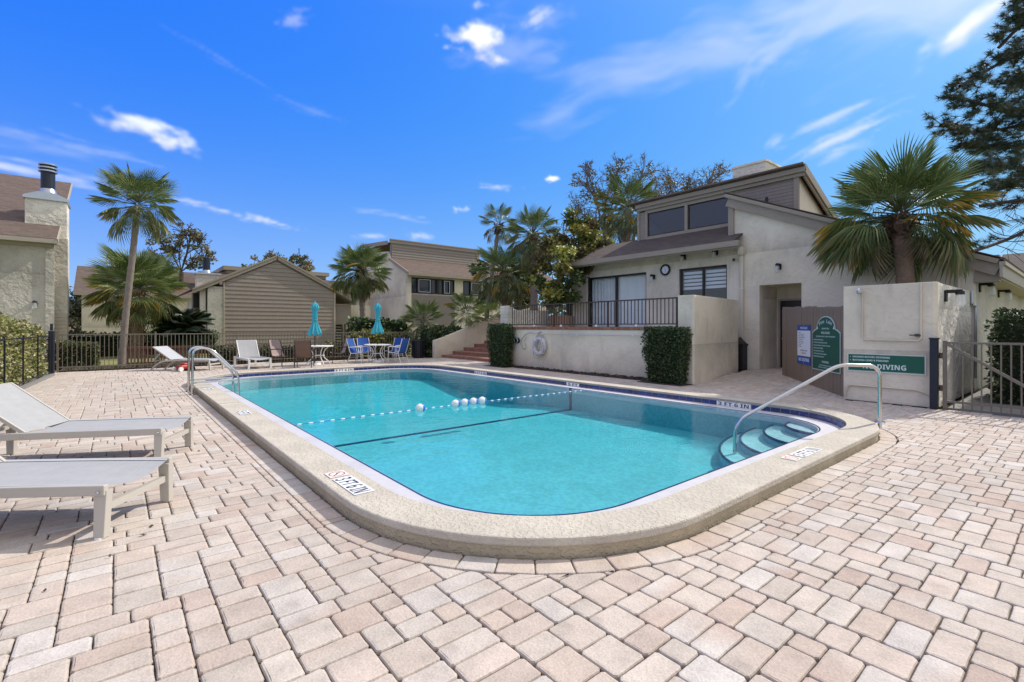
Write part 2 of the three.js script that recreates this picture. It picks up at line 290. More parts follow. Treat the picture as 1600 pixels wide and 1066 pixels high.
const pool = thing('swimming_pool', 'long rectangular swimming pool with rounded corners, cream raised coping and blue water', 'swimming pool');
part(pool, 'coping', ring(0, IN - 0.02, 0.07, COPY, 0.013), M.coping);
part(pool, 'expansion_joint', [box(0.42, 0.003, 0.012, 8.69, COPY + 0.0005, -3.02, 0.62), box(0.34, 0.003, 0.006, 8.78, COPY + 0.0005, -9.4), box(0.006, 0.003, 0.34, 4.9, COPY + 0.0005, PZ0 + 0.17), box(0.34, 0.003, 0.005, 1.53, COPY + 0.0005, -9.6)], M.soil);
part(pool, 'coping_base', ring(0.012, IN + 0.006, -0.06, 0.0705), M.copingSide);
part(pool, 'gutter_lip', ring(IN - 0.02, WAT - 0.028, -0.1, LIPY), M.lip);
part(pool, 'gutter_nose', ring(WAT - 0.013, WAT, -0.1, LIPY - 0.004), M.lip);
part(pool, 'edge_tile_line', ring(WAT - 0.029, WAT - 0.012, -0.1, LIPY + 0.003), M.navyTile);
part(pool, 'basin_wall', band(WAT - 0.002, (x, z) => deepAt(x, z) - 0.05, -0.02), M.plaster);
{ // basin floor
  const g = new THREE.PlaneGeometry(PX1 - PX0 - 1.0, PZ1 - PZ0 - 1.0, 2, 60), p = g.attributes.position, uv = g.attributes.uv;
  place(g, (PX0 + PX1) / 2, 0, (PZ0 + PZ1) / 2, 0, -Math.PI / 2);
  for (let i = 0; i < p.count; i++) { p.setY(i, deepAt(p.getX(i), p.getZ(i))); uv.setXY(i, p.getX(i), p.getZ(i)); }
  g.computeVertexNormals();
  part(pool, 'basin_floor', g, M.plaster);
}
{ // dark tile line across the floor where the deep end begins, and up the far wall
  const z = -7.9, y = deepAt(4, z);
  part(pool, 'floor_tile_line', [box(6.24, 0.012, 0.075, 5.15, y + 0.008, z), box(0.012, 0.50, 0.075, 8.263, y + 0.26, z)], M.navyTile);
}
{ // waterline tiles: singly on the far sides that show, joined on the sides that do not
  const p = outline(IN + 0.004, 40), cum = [0]; const n = p.length;
  for (let i = 0; i < n; i++) cum.push(cum[i] + Math.hypot(p[(i + 1) % n][0] - p[i][0], p[(i + 1) % n][1] - p[i][1]));
  const total = cum[n], count = Math.round(total / 0.156), pitch = total / count, where = (s) => {
    s = ((s % total) + total) % total; let i = 0; while (cum[i + 1] < s) i++;
    const t = (s - cum[i]) / (cum[i + 1] - cum[i]), a = p[i], b = p[(i + 1) % n]; return [lerp(a[0], b[0], t), lerp(a[1], b[1], t)];
  };
  const one = new RoundedBoxGeometry(pitch - 0.006, 0.074, 0.012, 1, 0.003), rest = [];
  reseed(11);
  const single = [];
  for (let i = 0; i < count; i++) {
    const a = where(i * pitch), b = where((i + 1) * pitch), c = [(a[0] + b[0]) / 2, (a[1] + b[1]) / 2], turn = Math.atan2(-(b[1] - a[1]), b[0] - a[0]);
    if ((c[0] > 7.3 && c[1] > -15) || c[1] < -13.6) single.push([c, turn]);
    else rest.push(place(one.clone(), c[0], 0.053, c[1], turn));
  }
  for (const [c, turn] of single) { const o = part(pool, 'tile', one, M.tiles[Math.floor(rnd() * 4)]); o.position.set(c[0], 0.053, c[1]); o.rotation.y = turn; }
  stuff(part(pool, 'tile', rest, M.tiles[0]));
  part(pool, 'tile_grout', band(IN + 0.005, LIPY - 0.01, 0.085), M.grout);
}
// lettering: white tiles on the waterline and painted plates on the coping
function plate(w, h, draw, res = 512) {
  const c = document.createElement('canvas'); c.width = res; c.height = Math.max(8, Math.round(res * h / w));
  const x = c.getContext('2d'); draw(x, c.width, c.height);
  const t = new THREE.CanvasTexture(c); t.colorSpace = THREE.SRGBColorSpace;
  const g = new THREE.BoxGeometry(w, h, 0.004), uv = g.attributes.uv;
  for (let f = 0; f < 6; f++) if (f !== 4) for (let i = 0; i < 4; i++) uv.setXY(f * 4 + i, 0.004, 0.004);
  return [g, new THREE.MeshStandardMaterial({ map: t, roughness: 0.5 })];
}
const depthText = (words, scale = 0.8) => (x, w, h) => {
  x.fillStyle = '#e6e6e4'; x.fillRect(0, 0, w, h); x.fillStyle = '#16171a'; x.textAlign = 'center'; x.textBaseline = 'middle';
  x.font = `bold ${Math.round(h * 1.12)}px sans-serif`; const k = w * 0.92 / x.measureText(words).width; x.translate(w / 2, h * 0.55); x.scale(Math.min(k, 1.9), 1); x.fillText(words, 0, 0);
};
function wallMark(words, x, z, turn, w) { const [g, m] = plate(w, 0.078, depthText(words)); const o = part(pool, 'depth_marker', g, m); o.position.set(x, 0.053, z); o.rotation.y = turn; }
wallMark('8 FT 6 IN', 5.75, PZ0 + IN + 0.016, 0, 0.62);
wallMark('8 FT 6 IN', PX1 - IN - 0.016, -11.95, -Math.PI / 2, 0.62);
wallMark('5 FT', PX1 - IN - 0.016, -8.12, -Math.PI / 2, 0.42);
wallMark('3 FT 6 IN', PX1 - IN - 0.016, -4.18, -Math.PI / 2, 0.62);
function topMark(words, x, z, turn, w, h, draw) {
  const [g, m] = plate(w, h, draw ?? depthText(words)); const o = part(pool, 'depth_marker', g, m);
  o.position.set(x, COPY + 0.0045, z); o.rotation.set(-Math.PI / 2, 0, turn);
}
const noDive = (x, w, h) => {
  x.fillStyle = '#e3dcd2'; x.fillRect(0, 0, w, h); x.strokeStyle = '#b0483f'; x.lineWidth = w * 0.07; x.beginPath(); x.arc(w / 2, h / 2, w * 0.38, 0, 7); x.moveTo(w * 0.24, h * 0.24); x.lineTo(w * 0.76, h * 0.76); x.stroke();
  x.strokeStyle = '#554f4c'; x.lineWidth = w * 0.06; x.beginPath(); x.moveTo(w * 0.3, h * 0.42); x.lineTo(w * 0.62, h * 0.56); x.stroke();
};
topMark('3 FT 6 IN', 1.53, -3.95, -Math.PI / 2, 0.50, 0.17); topMark('', 1.53, -4.33, -Math.PI / 2, 0.17, 0.17, noDive);
topMark('3 FT 6 IN', 5.62, -1.965, 0, 0.50, 0.15); topMark('', 5.24, -1.965, 0, 0.15, 0.15, noDive);
topMark('5 FT', 1.53, -8.35, -Math.PI / 2, 0.36, 0.16);
topMark('8 FT', 1.53, -12.15, -Math.PI / 2, 0.42, 0.18);
{ // corner steps: four curved treads, each with a dark tile nosing, clipped by the rounded corner
  const cx = 8.2, cz = -2.5, inner = outline(WAT + 0.012, 40), inside = (x, z) => { const R = CORNER[1] - WAT - 0.012, ax = PX1 - WAT - 0.012 - R, az = PZ1 - WAT - 0.012 - R; if (x > ax + R || z > az + R) return false; return !(x > ax && z > az) || Math.hypot(x - ax, z - az) <= R; };
  const sizes = [[2.13, 1.35, -0.34], [1.62, 1.15, -0.24], [1.12, 0.87, -0.145], [0.61, 0.62, -0.06]];
  for (const [rx, rz, y] of sizes) {
    const arc = [];
    for (let i = 0; i <= 120; i++) { const a = Math.PI * 0.35 + i / 120 * Math.PI * 1.35; const x = cx + rx * Math.cos(a + 0.0), z = cz + rz * Math.sin(a); if (inside(x, z)) arc.push([x, z]); }
    if (arc.length < 4) continue;
    const P0 = arc[0], P1 = arc[arc.length - 1], corner = inner.filter(([x, z]) => x > cx - rx && z > cz - rz * 1.02 && x > 6.0 && z > -4 && ((x - cx) / rx) ** 2 + ((z - cz) / rz) ** 2 < 1);
    corner.sort((p, q) => Math.atan2(p[1] + 3.6, p[0] - 6.9) - Math.atan2(q[1] + 3.6, q[0] - 6.9));
    const loop = [...arc, ...corner];
    const st = part(pool, 'step', place(slab(flat(loop), 0.6), 0, y - 0.6, 0, 0, -Math.PI / 2), M.step);
    const nose = new THREE.TubeGeometry(new THREE.CatmullRomCurve3(arc.map(([x, z]) => new THREE.Vector3(x, y - 0.004, z))), 90, 0.022, 6);
    part(st, 'nosing', nose, M.navyTile);
  }
}
// the water: a rippled surface and the tinted body below it
{
  const water = new THREE.Group(); water.name = 'pool_water'; water.userData.kind = 'structure'; scene.add(water);
  const top = place(new THREE.ShapeGeometry(shapeOf(flat(outline(WAT - 0.01)))), 0, 0.002, 0, 0, -Math.PI / 2);
  const surface = new THREE.MeshPhysicalMaterial({ color: lin([0.93, 0.99, 1]), transmission: 1, roughness: 0.0, ior: 1.33, specularIntensity: 0.6, thickness: 0, bumpMap: T.ripple, bumpScale: 0.007, side: THREE.DoubleSide });
  part(water, 'water_surface', top, surface);
  const body = new THREE.MeshPhysicalMaterial({ color: lin([1, 1, 1]), transmission: 1, thickness: 1, ior: 1.33, attenuationColor: lin([0.10, 0.90, 0.98]), attenuationDistance: 6, transparent: true, opacity: 0 });
  part(water, 'water_body', place(slab(flat(outline(WAT - 0.012)), 1.1), 0, -1.105, 0, 0, -Math.PI / 2), body);
}

// deck: joint sand below, single pavers on it
const D0 = -1.9, D1 = 11.25, DZ0 = -21.15, DZ1 = 4.2;
{
  const base = slab(flat([[D0, DZ1], [D1, DZ1], [D1, -3.1], [16.3, -3.1], [16.3, -7.2], [D1, -7.2], [D1, -14.2], [12.0, -14.2], [12.0, DZ0], [D0, DZ0]]), 0.03, [flat(outline(0.03))]);
  const deck = struct('pool_deck', place(base, 0, -0.049, 0, 0, -Math.PI / 2), M.joint);
  const paverMat = new THREE.MeshPhysicalMaterial({ color: lin([1, 1, 1]), vertexColors: true, roughness: 0.93, map: T.paver, bumpMap: T.paverb, bumpScale: 0.0035 });
  const tones = [[0.601, 0.514, 0.434], [0.616, 0.532, 0.455], [0.591, 0.496, 0.416], [0.634, 0.557, 0.484], [0.573, 0.47, 0.394], [0.634, 0.575, 0.516], [0.591, 0.514, 0.441], [0.609, 0.506, 0.426], [0.551, 0.427, 0.351], [0.645, 0.586, 0.531], [0.594, 0.503, 0.423], [0.601, 0.521, 0.444], [0.562, 0.452, 0.372], [0.58, 0.503, 0.43]];
  const rise = (x) => x > 11.3 ? 0.18 * clamp((x - 11.3) / 3.7, 0, 1) : 0;
  const inset = (P, d) => { // convex polygon moved inwards
    const n = P.length, out = [];
    for (let i = 0; i < n; i++) {
      const a = P[(i + n - 1) % n], b = P[i], c = P[(i + 1) % n], l1 = Math.hypot(b[0] - a[0], b[1] - a[1]) || 1e-6, l2 = Math.hypot(c[0] - b[0], c[1] - b[1]) || 1e-6;
      const n1 = [-(b[1] - a[1]) / l1, (b[0] - a[0]) / l1], n2 = [-(c[1] - b[1]) / l2, (c[0] - b[0]) / l2], k = d / Math.max(0.35, 1 + n1[0] * n2[0] + n1[1] * n2[1]);
      out.push([b[0] + (n1[0] + n2[0]) * k, b[1] + (n1[1] + n2[1]) * k]);
    }
    return out;
  };
  const area = (P) => P.reduce((s, a, i) => { const b = P[(i + 1) % P.length]; return s + a[0] * b[1] - b[0] * a[1]; }, 0) / 2;
  function stone(P, near) {                                                // position, uv and colour of one paver
    let Q = P; if (area(Q) < 0) Q = [...Q].reverse();
    const cx = Q.reduce((s, p) => s + p[0], 0) / Q.length, cz = Q.reduce((s, p) => s + p[1], 0) / Q.length;
    if (near) { // a corner cut that softens the plan
      const R = []; for (let i = 0; i < Q.length; i++) { const a = Q[(i + Q.length - 1) % Q.length], b = Q[i], c = Q[(i + 1) % Q.length], f = (p) => Math.min(0.3, rr(0.012, 0.02) / (Math.hypot(p[0] - b[0], p[1] - b[1]) || 1)); R.push([lerp(b[0], a[0], f(a)), lerp(b[1], a[1], f(a))], [lerp(b[0], c[0], f(c)), lerp(b[1], c[1], f(c))]);
        const e = [c[0] - b[0], c[1] - b[1]], el = Math.hypot(...e); if (el > 0.1) for (const t of [0.36, 0.66]) { const o = rr(-0.0026, 0.0012); R.push([b[0] + e[0] * t - e[1] / el * o * -1, b[1] + e[1] * t + e[0] / el * o * -1]); } }
      Q = R;
    }
    const j = near ? 0.0024 : 0.0028, A = inset(Q, j), B = near ? inset(Q, j + 0.004) : null, C = inset(Q, j + (near ? 0.012 : 0.008));
    const h = rr(-0.0015, 0.0015), tx = rr(-0.008, 0.008), tz = rr(-0.008, 0.008), Y = (p, y) => y + h + rise(p[0]) + (p[0] - cx) * tx + (p[1] - cz) * tz;
    const base = tones[Math.floor(rnd() * tones.length)], alt = tones[Math.floor(rnd() * tones.length)], k = rr(0.99, 1.12) * (0.89 + 0.24 * fbm(cx * 0.03 + 0.5, cz * 0.03 + 0.5, 24, 4, 6)), uo = rnd() * 5, vo = rnd() * 5, gx = rr(-1, 1), gz = rr(-1, 1), dirt = rr(0.86, 1);
    const blot = rnd() < 0.42, col = (p, edge) => { const m = blot ? clamp(0.5 + ((p[0] - cx) * gx + (p[1] - cz) * gz) * 7, 0, 1) : 0.15; return [0, 1, 2].map((i) => lerp(base[i], alt[i], m) * k * (edge ? dirt * 0.93 : 1)); };
    const pos = [], uv = [], color = [], nor = [], n = Q.length;
    const put = (p, y, e, N) => { pos.push(p[0], Y(p, y), p[1]); uv.push(p[0] + uo, p[1] + vo); color.push(...col(p, e)); nor.push(...N); };
    const side = (L, l, U, u, e) => { for (let i = 0; i < n; i++) { const i2 = (i + 1) % n, ex = L[i2][0] - L[i][0], ez = L[i2][1] - L[i][1], len = Math.hypot(ex, ez) || 1, run = Math.abs((U[i][0] - L[i][0]) * -ez / len + (U[i][1] - L[i][1]) * ex / len), q = Math.hypot(run, u - l) || 1, N = [ez / len * (u - l) / q, run / q, -ex / len * (u - l) / q];
      for (const [p, y] of [[L[i], l], [U[i], u], [U[i2], u], [L[i], l], [U[i2], u], [L[i2], l]]) put(p, y, e, N); } };
    side(A, -0.03, A, -0.008, true);
    if (B) { side(A, -0.008, B, -0.002, true); side(B, -0.002, C, 0, false); } else side(A, -0.008, C, 0, false);
    for (let i = 1; i < n - 1; i++) for (const q of [C[0], C[i + 1], C[i]]) put(q, 0, false, [-tx, 1, -tz]);
    return { pos, uv, color, nor, cx, cz, size: Math.abs(area(P)) };
  }
  // an ashlar of four sizes on an 8 cm grid
  reseed(2024);
  const U = 0.07, gx0 = D0, gz0 = DZ0, nx = Math.floor((16.2 - gx0) / U), nz = Math.floor((DZ1 - gz0) / U), full = new Int32Array(nx * nz), cells = [];
  for (let z = 0; z < nz; z++) for (let x = 0; x < nx; x++) {
    if (full[z * nx + x]) continue;
    let run = 0; while (x + run < nx && !full[z * nx + x + run] && run < 12) run++;
    const jointAbove = (q) => z > 0 && q < nx && q > 0 && full[(z - 1) * nx + q] !== full[(z - 1) * nx + q - 1];
    let best = run < 2 ? 1 : 2, top = -9;
    for (const w of [2, 3, 4]) { if (w > run || run - w === 1) continue; const v = rnd() + (w === 3 ? 0.75 : w === 4 ? 0.45 : 0) - (w < run && jointAbove(x + w) ? 1.2 : 0); if (v > top) { top = v; best = w; } }
    const w = best; let h = w === 3 ? (rnd() < 0.52 ? 3 : 2) : w === 2 ? (rnd() < 0.4 ? 3 : 2) : 2;
    h = Math.min(h, nz - z); if (w < 2) h = 1;
    cells.push([gx0 + x * U, gz0 + z * U, w * U, h * U]);
    for (let j = 0; j < h; j++) for (let i = 0; i < w; i++) full[(z + j) * nx + x + i] = cells.length;
  }
  const EDGE = 0.185, R4 = CORNER.map((c) => c + EDGE), bx = [PX0 - EDGE, PX1 + EDGE, PZ0 - EDGE, PZ1 + EDGE];
  const nearest = (x, z) => { // signed distance to the border course and its outward normal
    const q = [[bx[0], bx[3], 1, -1, 0], [bx[1], bx[3], -1, -1, 1], [bx[1], bx[2], -1, 1, 2], [bx[0], bx[2], 1, 1, 3]];
    for (const [X, Z, sx, sz, i] of q) { const ax = X + sx * R4[i], az = Z + sz * R4[i]; if ((x - ax) * sx < 0 && (z - az) * sz < 0) { const d = Math.hypot(x - ax, z - az) || 1e-6; return [d - R4[i], (x - ax) / d, (z - az) / d]; } }
    const c = [[bx[0] - x, -1, 0], [x - bx[1], 1, 0], [bx[2] - z, 0, -1], [z - bx[3], 0, 1]].sort((a, b) => b[0] - a[0])[0];
    return c;
  };
  const polys = [];
  for (const [x, z, w, h] of cells) {
    const cx = x + w / 2, cz = z + h / 2;
    if (cx > 11.2 && !(cz > -6.75 && cz < -3.25 && cx < 16.15)) { if (!(cx < 11.9 && cz < -14.6)) continue; }
    const [sx, , f] = pixOf(cx, 0, cz); if (f < 0.35 || sx < -420 || sx > 2020) continue;
    let P = [[x, z], [x + w, z], [x + w, z + h], [x, z + h]];
    const [d, n0, n1] = nearest(cx, cz);
    if (d < -0.25) continue;
    if (d < 0.25) { // cut along the border course
      const [qx, qz] = [cx - n0 * d, cz - n1 * d], side = (p) => (p[0] - qx) * n0 + (p[1] - qz) * n1, out = [];
      P.forEach((a, i) => { const b = P[(i + 1) % P.length], sa = side(a), sb = side(b); if (sa >= 0) out.push(a); if (sa * sb < 0) { const t = sa / (sa - sb); out.push([lerp(a[0], b[0], t), lerp(a[1], b[1], t)]); } });
      P = out; if (P.length < 3 || Math.abs(area(P)) < 0.0002) continue;
    }
    polys.push(P);
  }
  { // border course along the coping
    const inn = outline(-0.004, 40), out = outline(-EDGE, 40), n = inn.length; let carry = [];
    for (let i = 0; i < n; i++) {
      const a = inn[i], b = inn[(i + 1) % n], c = out[(i + 1) % n], d = out[i], L = Math.hypot(d[0] - c[0], d[1] - c[1]);
      if (L > 0.3) { const m = Math.round(L / 0.24); for (let k = 0; k < m; k++) { const q = (p, r, t) => [lerp(p[0], r[0], t), lerp(p[1], r[1], t)]; polys.push([q(a, b, k / m), q(d, c, k / m), q(d, c, (k + 1) / m), q(a, b, (k + 1) / m)]); } }
      else { carry.push([a, b, c, d]); const S = carry.reduce((s, q) => s + Math.hypot(q[2][0] - q[3][0], q[2][1] - q[3][1]), 0); if (S > 0.2 || i % 41 === 39) { const A = carry[0], Z = carry[carry.length - 1]; polys.push([A[0], A[3], Z[2], Z[1]]); carry = []; } }
    }
  }
  const rank = polys.map((P) => { const cx = P.reduce((s, p) => s + p[0], 0) / P.length, cz = P.reduce((s, p) => s + p[1], 0) / P.length, [px, py, f] = pixOf(cx, 0, cz), seen = px > -20 && px < 1620 && py < 1090; return { P, k: seen ? Math.abs(area(P)) / f ** 3 : 0, f, px }; }).sort((a, b) => b.k - a.k);
  const geo = (s, dx, dz) => { const g = new THREE.BufferGeometry(), p = Float32Array.from(s.pos); for (let i = 0; i < p.length; i += 3) { p[i] -= dx; p[i + 2] -= dz; } g.setAttribute('position', new THREE.BufferAttribute(p, 3)); g.setAttribute('normal', new THREE.Float32BufferAttribute(s.nor, 3)); g.setAttribute('uv', new THREE.Float32BufferAttribute(s.uv, 2)); g.setAttribute('color', new THREE.Float32BufferAttribute(s.color, 3)); return g; };
  const rest = { pos: [], uv: [], color: [], nor: [] };
  rank.forEach(({ P, f }, i) => {
    const s = stone(P, f < 7);
    if (i < 300) { const o = part(deck, 'paver', geo(s, s.cx, s.cz), paverMat); o.position.set(s.cx, 0, s.cz); }
    else for (const k of ['pos', 'uv', 'color', 'nor']) for (const v of s[k]) rest[k].push(v);
  });
  stuff(part(deck, 'paver', geo(rest, 0, 0), paverMat));
}

// ---------------------------------------------------------------- ground beyond the deck
struct('lawn', place(slab(flat([[-160, 60], [200, 60], [200, -260], [-160, -260]]), 0.02, [flat([[D0 + 0.4, DZ1 - 0.4], [11.0, DZ1 - 0.4], [11.0, -20.8], [D0 + 0.4, -20.8]])]), 0, -0.08, 0, 0, -Math.PI / 2), M.grass);
struct('concrete_walk', span(11.28, 15.6, -0.06, 0.035, -1.70, 4.2), M.concrete);
struct('planting_bed', [span(-1.4, 11.0, -0.06, 0.03, -22.9, -21.25), span(-3.2, -1.98, -0.06, 0.02, -23, 2)], M.soil);
struct('hedge_soil', [span(10.62, 11.2, -0.01, 0.014, -7.75, -6.48), span(10.62, 11.18, -0.01, 0.014, -14.6, -13.35)], M.soil);
struct('mulch_strip', (() => { const g = new THREE.PlaneGeometry(0.3, 7.2, 4, 90), p = g.attributes.position; reseed(5); place(g, 11.1, 0, -10.5, 0, -Math.PI / 2); for (let i = 0; i < p.count; i++) p.setY(i, p.getX(i) > 11.2 ? rr(0.03, 0.075) : p.getX(i) < 10.99 ? 0.0 : rr(0.005, 0.05)); g.computeVertexNormals(); return g; })(), M.soil);

// ---------------------------------------------------------------- the clubhouse
const club = thing('clubhouse', 'cream stucco clubhouse with clerestory windows, shed roofs and terrace doors beside the pool', 'building', [0, 0, 0]);
const WX = 15;
part(club, 'front_wall', wallX(WX, [[-14.31, 0], [-7.22, 0], [-7.22, 3.98], [-14.31, 3.98]], 0.2, [rect(-13.41, -10.53, 1.3, 3.46), rect(-9.21, -7.52, 2.2, 3.44)]), M.stucco);
part(club, 'end_wall', wallZ(-14.11, [[15.2, 0], [24, 0], [24, 5.9], [16.1, 5.0], [15.2, 3.98]], 0.2).translate(0, 0, 0), M.stucco);
// sliding doors with curtains
const sd = part(club, 'sliding_door', [span(15.07, 15.15, 3.39, 3.458, -13.40, -10.54), span(15.07, 15.15, 1.3, 1.36, -13.40, -10.54), span(15.07, 15.15, 1.36, 3.39, -13.40, -13.32), span(15.06, 15.14, 1.36, 3.39, -12.0, -11.92), span(15.07, 15.15, 1.36, 3.39, -10.60, -10.54)], M.bronze);
part(sd, 'pane', span(15.10, 15.106, 1.36, 3.39, -13.32, -12.0), M.glass); part(sd, 'pane', span(15.12, 15.126, 1.36, 3.39, -11.92, -10.60), M.glass);
function curtain(parent, X, z0, z1, y0, y1, step, deep, m) {
  const n = Math.round((z1 - z0) / 0.025), pos = [], idx = [];
  for (let i = 0; i <= n; i++) { const z = lerp(z0, z1, i / n), x = X + deep * (Math.sin(z / step * 6.283) * 0.6 + Math.sin(z / step * 2.1 + 1) * 0.4); pos.push(x, y0, z, x, y1, z); if (i < n) idx.push(i * 2, i * 2 + 1, i * 2 + 2, i * 2 + 1, i * 2 + 3, i * 2 + 2); }
  const g = new THREE.BufferGeometry(); g.setAttribute('position', new THREE.Float32BufferAttribute(pos, 3)); g.setAttribute('uv', new THREE.Float32BufferAttribute(new Float32Array(pos.length / 3 * 2), 2)); g.setIndex(idx); g.computeVertexNormals();
  return part(parent, 'curtain', g, m);
}
curtain(sd, 15.26, -13.36, -11.95, 1.32, 3.4, 0.16, 0.03, M.curtain); curtain(sd, 15.22, -11.95, -10.56, 1.32, 3.4, 0.42, 0.025, M.curtain);
// window with slatted blinds
const win = part(club, 'window', [span(15.07, 15.15, 3.37, 3.438, -9.20, -7.53), span(15.07, 15.15, 2.2, 2.26, -9.20, -7.53), span(15.07, 15.15, 2.26, 3.37, -9.20, -9.14), span(15.07, 15.15, 2.26, 3.37, -8.39, -8.33), span(15.07, 15.15, 2.26, 3.37, -7.58, -7.53)], M.bronze);
part(win, 'pane', span(15.10, 15.106, 2.26, 3.37, -9.14, -8.39), M.glass); part(win, 'pane', span(15.10, 15.106, 2.26, 3.37, -8.33, -7.58), M.glass);
for (let i = 0; i < 5; i++) for (const [a, b] of [[-9.13, -8.39], [-8.33, -7.59]]) part(win, 'blind_slat', span(15.19, 15.195, 3.235 - i * 0.128, 3.325 - i * 0.128, a, b), M.blind);
part(club, 'room_lining', [span(15.2, 18.6, 1.26, 1.3, -14.1, -7.25), span(18.6, 18.7, 1.2, 4.0, -14.1, -7.25), span(15.25, 18.6, 3.9, 3.95, -14.1, -7.25), span(15.2, 18.6, 1.26, 3.9, -7.25, -7.2)], mat([0.16, 0.14, 0.12], { roughness: 0.9 }));
// shed roof over the terrace wing, its fascia and soffit
part(club, 'shed_roof', sheet([14.30, 4.09, -14.62], [14.30, 4.03, -7.0], [16.15, 4.93, -7.0], [16.15, 4.93, -14.62], 0.05), M.shingleDark);
part(club, 'eave_fascia', [bar([14.29, 3.99, -14.64], [14.29, 3.95, -6.80], 0.05, 0.17), bar([14.37, 3.90, -14.62], [14.37, 3.86, -6.84], 0.05, 0.09)], M.trim);
part(club, 'soffit', sheet([14.32, 3.93, -14.6], [14.32, 3.89, -7.0], [15.02, 3.955, -7.0], [15.02, 3.955, -14.6], 0.02), M.trim);
part(club, 'rake_fascia', bar([14.3, 4.0, -14.63], [16.2, 4.86, -14.63], 0.05, 0.2), M.trim);
// clerestory box
const cz0 = -11.62, cz1 = -5.80, cx0 = 16.0;
part(club, 'clerestory_end_wall', wallZ(cz1, [[16.02, 3.9], [20.6, 3.9], [20.6, 4.08], [16.02, 6.05]], 0.12), M.stucco);
part(club, 'clerestory_side_wall', wallZ(cz0 + 0.14, [[16.02, 3.9], [20.6, 3.9], [20.6, 4.08], [16.02, 6.05]], 0.12), M.siding);
part(club, 'clerestory_roof', sheet([15.72, 6.34, cz0 - 0.2], [15.72, 6.34, cz1 + 0.22], [21.2, 4.05, cz1 + 0.22], [21.2, 4.05, cz0 - 0.2], 0.06), M.shingle);
part(club, 'clerestory_fascia', [bar([15.86, 6.20, cz0 - 0.02], [15.86, 6.20, cz1 + 0.24], 0.06, 0.22), bar([15.93, 6.04, cz0], [15.93, 6.04, cz1 + 0.20], 0.06, 0.12), bar([15.86, 6.20, cz1 + 0.21], [21.2, 3.97, cz1 + 0.21], 0.06, 0.24), bar([16.0, 6.0, cz1 + 0.16], [21.2, 3.83, cz1 + 0.16], 0.05, 0.12)], M.trim);
for (const g of [span(15.95, 16.03, 4.70, 6.0, cz0, cz0 + 0.10), span(15.96, 16.02, 4.86, 6.0, -11.27, -11.17), span(15.96, 16.02, 4.80, 6.0, -7.90, -7.80), span(15.95, 16.03, 4.70, 6.0, cz1 - 0.12, cz1 + 0.02), span(15.95, 16.05, 4.84, 4.95, -11.18, -7.90), span(15.97, 16.05, 5.86, 5.98, -11.18, -7.90), span(15.94, 16.02, 4.91, 5.9, -9.56, -9.46)]) part(club, 'clerestory_trim', g, M.trim);
for (let i = 0; i < 12; i++) { const y = 4.68 + i * 0.105; part(club, 'siding_board', box(0.02, 0.112, 0.26, 16.0, y + 0.05, -11.395, 0, 0, -0.10), M.siding); }
for (let i = 0; i < 13; i++) { const y = 4.66 + i * 0.105; part(club, 'siding_board', box(0.02, 0.112, 1.90, 16.0, y + 0.05, -6.86, 0, 0, -0.10), M.siding); }
for (let i = 0; i < 2; i++) part(club, 'siding_board', box(0.02, 0.085, 3.26, 16.0, 4.72 + i * 0.085, -9.53, 0, 0, -0.10), M.siding);
const cw = part(club, 'clerestory_window', [span(16.02, 16.06, 4.95, 5.0, -11.17, -7.9), span(16.02, 16.06, 5.82, 5.86, -11.17, -7.9), span(16.02, 16.06, 5.0, 5.82, -11.17, -11.13), span(16.02, 16.06, 5.0, 5.82, -7.94, -7.9)], M.bronze);
part(cw, 'pane', span(16.03, 16.036, 4.99, 5.84, -11.14, -9.52), mat([0.80, 0.82, 0.84], { transmission: 1, roughness: 0.03, ior: 1.55 })); part(cw, 'pane', span(16.03, 16.036, 4.99, 5.84, -9.49, -7.93), cw.children[0].material);
part(club, 'clerestory_ceiling', [sheet([16.12, 5.93, -11.4], [16.12, 5.93, -5.95], [20.4, 4.25, -5.95], [20.4, 4.25, -11.4], 0.04)], mat([0.20, 0.14, 0.115], { t: 'wood', roughness: 0.7 }));
part(club, 'vent_pipe', new THREE.CylinderGeometry(0.045, 0.045, 0.5, 12).translate(15.75, 5.25, -6.62), M.black);
// chimney on top
const ch = part(club, 'chimney', [span(16.72, 18.3, 4.5, 6.62, -8.02, -7.12)], M.stuccoWhite);
part(ch, 'chimney_cap', [span(16.62, 18.4, 6.60, 6.95, -8.13, -7.02), span(16.58, 18.44, 6.93, 7.0, -8.17, -6.98)], M.stuccoWhite);
// tall gable wing with the entrance recess
const slopeY = (z) => 5.16 - 0.444 * (z + 7.27);
part(club, 'gable_wall', wallX(WX - 0.04, [[-7.40, 0], [-6.50, 0], [-6.50, 2.70], [-5.35, 2.70], [-5.35, 0], [-1.80, 0], [-1.80, slopeY(-1.8) + 0.1], [-7.40, slopeY(-7.4) + 0.1]], 0.26), M.stucco);
part(club, 'parapet_trim', span(14.90, 14.958, 3.95, slopeY(-7.4) + 0.12, -7.43, -7.26), M.trim);
part(club, 'gable_fascia', [bar([14.90, slopeY(-7.44) + 0.16, -7.44], [14.90, slopeY(-1.40) + 0.16, -1.40], 0.09, 0.30), bar([14.84, slopeY(-7.48) + 0.34, -7.48], [14.84, slopeY(-1.40) + 0.335, -1.40], 0.12, 0.13)], M.trim);
part(club, 'gable_roof', sheet([14.78, slopeY(-7.5) + 0.44, -7.5], [14.78, slopeY(-1.3) + 0.43, -1.30], [27, slopeY(-1.3) + 0.43, -1.30], [27, slopeY(-7.5) + 0.44, -7.5], 0.05), M.shingle);
part(club, 'parapet_side_wall', wallZ(-7.14, [[15.2, 3.3], [16.2, 3.3], [16.2, 5.2], [15.2, 5.2]], 0.2), M.stucco);
